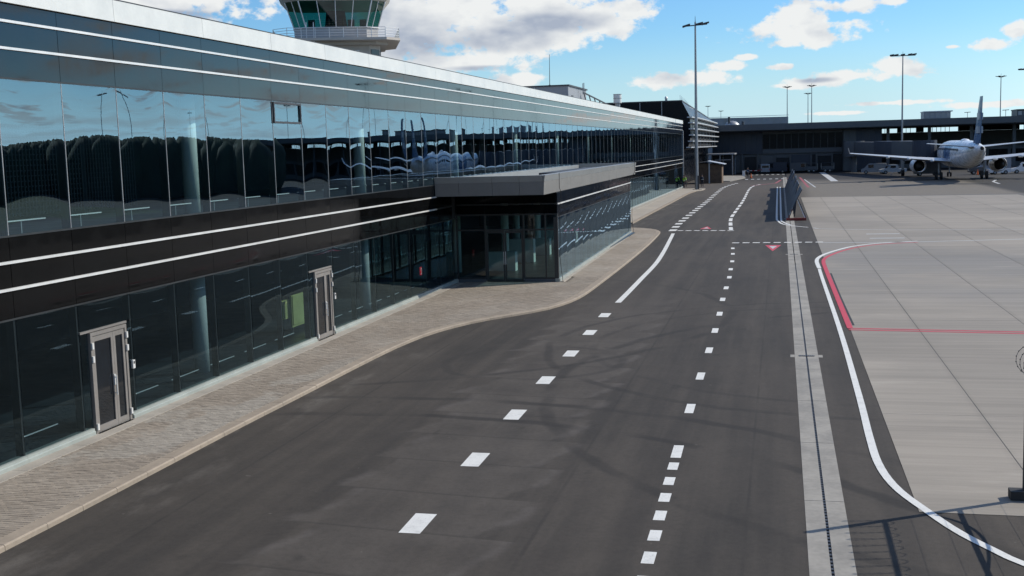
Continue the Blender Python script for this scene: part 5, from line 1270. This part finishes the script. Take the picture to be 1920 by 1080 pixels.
# ================================================================== BLAST FENCE
BF = thing('blast_fence', 'leaning blue grey blast fence on the kerb line with red base and white struts', 'blast fence', (.3, 95, ZR))
dr = lambda y: drift(y) - drift(95)
seg_n = 8
for i_ in range(seg_n):
    y0 = 94.8 + i_ * 8.8; y1 = y0 + 8.72; jx = (.05, -.06, .03, -.04, .08, -.05, .04, -.03)[i_]; jz = (.02, .16, .0, .12, .02, .18, .05, .12)[i_]
    pr_ = [(-.02, ZR + .05), (.17, .45), (.36, .95), (.60, 1.5), (.98 + jx, 2.3 + jz)]
    m_ = MB()
    rs = []
    for y_ in (y0, y1):
        o_ = dr(y_)
        rs.append([(u + o_, y_, z) for u, z in pr_] + [(u + o_ + .05, y_, z - .01) for u, z in reversed(pr_)])
    m_.rings(rs).build('deflector_panel', 'clad_blue', BF)
    for y_ in (y0 + .15, y0 + 4.4):
        o_ = dr(y_)
        first = y_ < 95.2
        MB().beam((.70 + o_, y_, 1.60), ((1.34 if first else .52) + o_, y_, ZR + .02), .09, .09).build('strut', 'white' if first else 'clad_blue', BF)
o_ = 0
MB().box(-.16, 1.38, 94.35, 94.62, ZR, ZR + .20).build('end_beam', 'dark_red', BF)
MB().beam((.72, 94.5, 1.62), (1.36, 94.5, ZR + .2), .07, .07).build('end_strut', 'dark_steel', BF)
for i_, mm in enumerate(('red', 'white', 'red', 'white')):
    MB().add([(.02 + i_ * .10 - .012, 94.78, .05 + i_ * .24), (.02 + (i_ + 1) * .10 - .012, 94.78, .05 + (i_ + 1) * .24), (.02 + (i_ + 1) * .10 - .012, 95.9, .05 + (i_ + 1) * .24), (.02 + i_ * .10 - .012, 95.9, .05 + i_ * .24)], [(0, 1, 2, 3)])\
        .add([(.02 + i_ * .10 - .03, 94.76, .06 + i_ * .24), (.02 + (i_ + 1) * .10 - .03, 94.76, .06 + (i_ + 1) * .24), (.02 + (i_ + 1) * .10 - .03, 95.92, .06 + (i_ + 1) * .24), (.02 + i_ * .10 - .03, 95.92, .06 + i_ * .24)], [(3, 2, 1, 0)]).build('warning_stripe', mm, BF, fix=False)

# ================================================================== NEAR FENCE WITH RAZOR WIRE
XFN = 3.905
FN = thing('security_fence', 'black mobile security fence post with razor wire coil at the lower right edge', 'fence', (XFN, 20.6, ZR))
for y_ in (20.55, 17.2, 13.8, 10.4):
    MB().box(XFN - .05, XFN + .05, y_ - .04, y_ + .04, ZR + .02, 3.0).build('post', 'black', FN)
    ft = MB().box(XFN - .26, XFN + .45, y_ - .13, y_ + .13, ZR + .016, ZR + .165).build('foot_block', 'black', FN)
    MB().box(XFN - .13, XFN - .06, y_ - .03, y_ + .03, ZR + .165, ZR + .168).build('socket', 'shadow_dark', ft)
for y0, y1 in ((13.84, 17.16), (17.24, 20.51), (10.44, 13.76)):
    for z in (.9, 1.95): MB().box(XFN - .022, XFN + .022, y0, y1, z - .022, z + .022).build('rail', 'black', FN)
    wr = MB()
    for j in range(4): wr.box(XFN - .0016, XFN + .0016, y0, y1, .3 + j * .43, .3032 + j * .43)
    stuff(wr.build('wire_mesh', 'dark_steel', FN))
MB().path([(XFN + .03, 20.45 - .09 * t - .0035 * t * t, 1.28 - .5 * math.sin(t / 20 * 2.6) ) for t in range(26)], .022, 6).build('hose', 'black', FN)
coil = MB(); brb = MB(); prev = None
for i_ in range(34 * 18):
    a_ = 2 * math.pi * i_ / 18; y_ = 20.85 - i_ / 18 * .30
    w_ = .02 * math.sin(i_ * .37)
    p = Vector((XFN + .09 + (.27 + w_) * math.cos(a_), y_ + .05 * math.sin(a_ * 1.0), 2.24 + (.25 + w_) * math.sin(a_)))
    if prev: coil.tube(prev, p, .005, n=4, caps=False)
    if prev: brb.obox((p.x, p.y), (1, 0), (0, 1), .009, .009, p.z - .007, p.z + .007)
    prev = p
stuff(coil.build('razor_wire', 'dark_steel', FN)); stuff(brb.build('barbs', 'black', FN))

# ================================================================== PEOPLE
def person(x, y, z, rz, label, vest, pose=0, group='ground staff in hi-vis vests'):
    t = local(thing('person', label, 'person', (x, y, z), group, rz))
    def skin(verts, edges, radii, name, mats, par, sub=2, pick=None):
        me = bpy.data.meshes.new(name); me.from_pydata(verts, edges, []); o = bpy.data.objects.new(name, me); COL.objects.link(o)
        sm = o.modifiers.new('s', 'SKIN'); o.modifiers.new('d', 'SUBSURF').levels = sub
        for v, r_ in zip(me.skin_vertices[0].data, radii): v.radius = (r_, r_)
        me.skin_vertices[0].data[0].use_root = True
        dg = bpy.context.evaluated_depsgraph_get(); nm = bpy.data.meshes.new_from_object(o.evaluated_get(dg)); bpy.data.objects.remove(o)
        nm.materials.clear()
        for m_ in mats: nm.materials.append(M[m_])
        for p in nm.polygons:
            p.use_smooth = True; p.material_index = pick(p.center) if pick else 0
        q = bpy.data.objects.new(name, nm); COL.objects.link(q); q.parent = par; ORG[q.name] = (0, 0, 0); return q
    st_ = .12 if pose == 0 else .26
    V_ = [(0, 0, .95), (0, 0, 1.15), (0, .01, 1.38), (0, .02, 1.5), (0, .03, 1.58), (0, .04, 1.72),
          (-.1, 0, .88), (-.11, st_ * .6, .5), (-.11, st_ * .3, .08), (-.12, st_ * .3 + .15, .04), (.1, 0, .88), (.11, -st_ * .3, .5), (.11, -st_ * .9, .08), (.12, -st_ * .9 + .15, .04),
          (-.2, 0, 1.42), (-.26, -.04, 1.14), (-.25, .08, .9), (-.25, .12, .82), (.2, 0, 1.42), (.26, .02, 1.14), (.25, .16, .93), (.25, .2, .85)]
    E_ = [(0, 1), (1, 2), (2, 3), (3, 4), (4, 5), (0, 6), (6, 7), (7, 8), (8, 9), (0, 10), (10, 11), (11, 12), (12, 13), (2, 14), (14, 15), (15, 16), (16, 17), (2, 18), (18, 19), (19, 20), (20, 21)]
    R_ = [.15, .14, .16, .07, .06, .105, .1, .07, .05, .045, .1, .07, .05, .045, .08, .055, .042, .04, .08, .055, .042, .04]
    skin(V_, E_, R_, 'body', ['cloth_dark', 'skin'], t, 2, lambda c: 1 if c.z > 1.52 or (abs(c.x) > .2 and c.z < .9 and c.z > .75) else 0)
    skin([(0, 0, .92), (0, 0, 1.15), (0, .01, 1.36), (-.13, .01, 1.42), (.13, .01, 1.42)], [(0, 1), (1, 2), (2, 3), (2, 4)], [.185, .18, .195, .11, .11], 'vest', [vest], t)
    hb = MB().rings([[(.108 * s_ * math.cos(a_ * math.pi / 6), .035 + .115 * s_ * math.sin(a_ * math.pi / 6), z_) for a_ in range(12)] for s_, z_ in ((1, 1.73), (1.0, 1.77), (.8, 1.82), (.4, 1.85))]).build('hair', 'cloth_dark', t)
    MB().rings([[(.193 * math.cos(a_ * math.pi / 8), .195 * math.sin(a_ * math.pi / 8), z_) for a_ in range(16)] for z_ in (1.08, 1.13)], cap0=False, cap1=False).build('reflective_band', 'trim', t)
    return t
person(-14.5, 167.6, 0.0, R(160), 'person in lime hi-vis vest standing by the terminal corner, right of the two', 'hivis', 0)
person(-14.55, 170.4, 0.0, R(200), 'person in lime hi-vis vest close to the terminal corner, left of the two', 'hivis', 1)
person(-12.4, 174.5, ZR, R(20), 'person in dark clothes standing behind the light mast foot', 'cloth_dark', 0, 'staff in dark clothes')
person(-7.2, 218, ZR, R(150), 'person in dark blue clothes walking near the barrier', 'plane_blue', 1, 'staff in dark clothes')

# ================================================================== FAR WOOD BEYOND THE AIRFIELD
fw = MB(); fr_ = random.Random(11)
for i_ in range(900):
    a_ = R(fr_.uniform(17.0, 112)); d_ = fr_.uniform(172, 214)
    if a_ < R(34): d_ = fr_.uniform(182, 214)
    cx_, cy_ = d_ * math.sin(a_), d_ * math.cos(a_); h_ = 9.4 + .7 * math.sin(a_ * 19) + fr_.uniform(-.2, .25) + (d_ - 190) * .02; r_ = fr_.uniform(2.6, 4.6)
    n_, m_ = 10, 7; ph = fr_.uniform(0, 6)
    rs = []
    for j in range(m_ + 1):
        t = j / m_; rr = r_ * max(.04, (1 - max(0, (t - .45) / .55) ** 2.4)) ** .5 * (.75 + .25 * min(1, t * 3))
        rs.append([(cx_ + rr * (1 + .16 * math.sin(3 * q + ph + j * 1.7)) * math.cos(q * 2 * math.pi / n_), cy_ + rr * (1 + .16 * math.cos(2 * q + ph + j)) * math.sin(q * 2 * math.pi / n_), -.5 + h_ * t + .25 * math.sin(q * 2 + j * 3 + ph)) for q in range(n_)])
    fw.rings(rs)
stuff(fw.build('forest', 'leaf', fix=False, smooth=True))
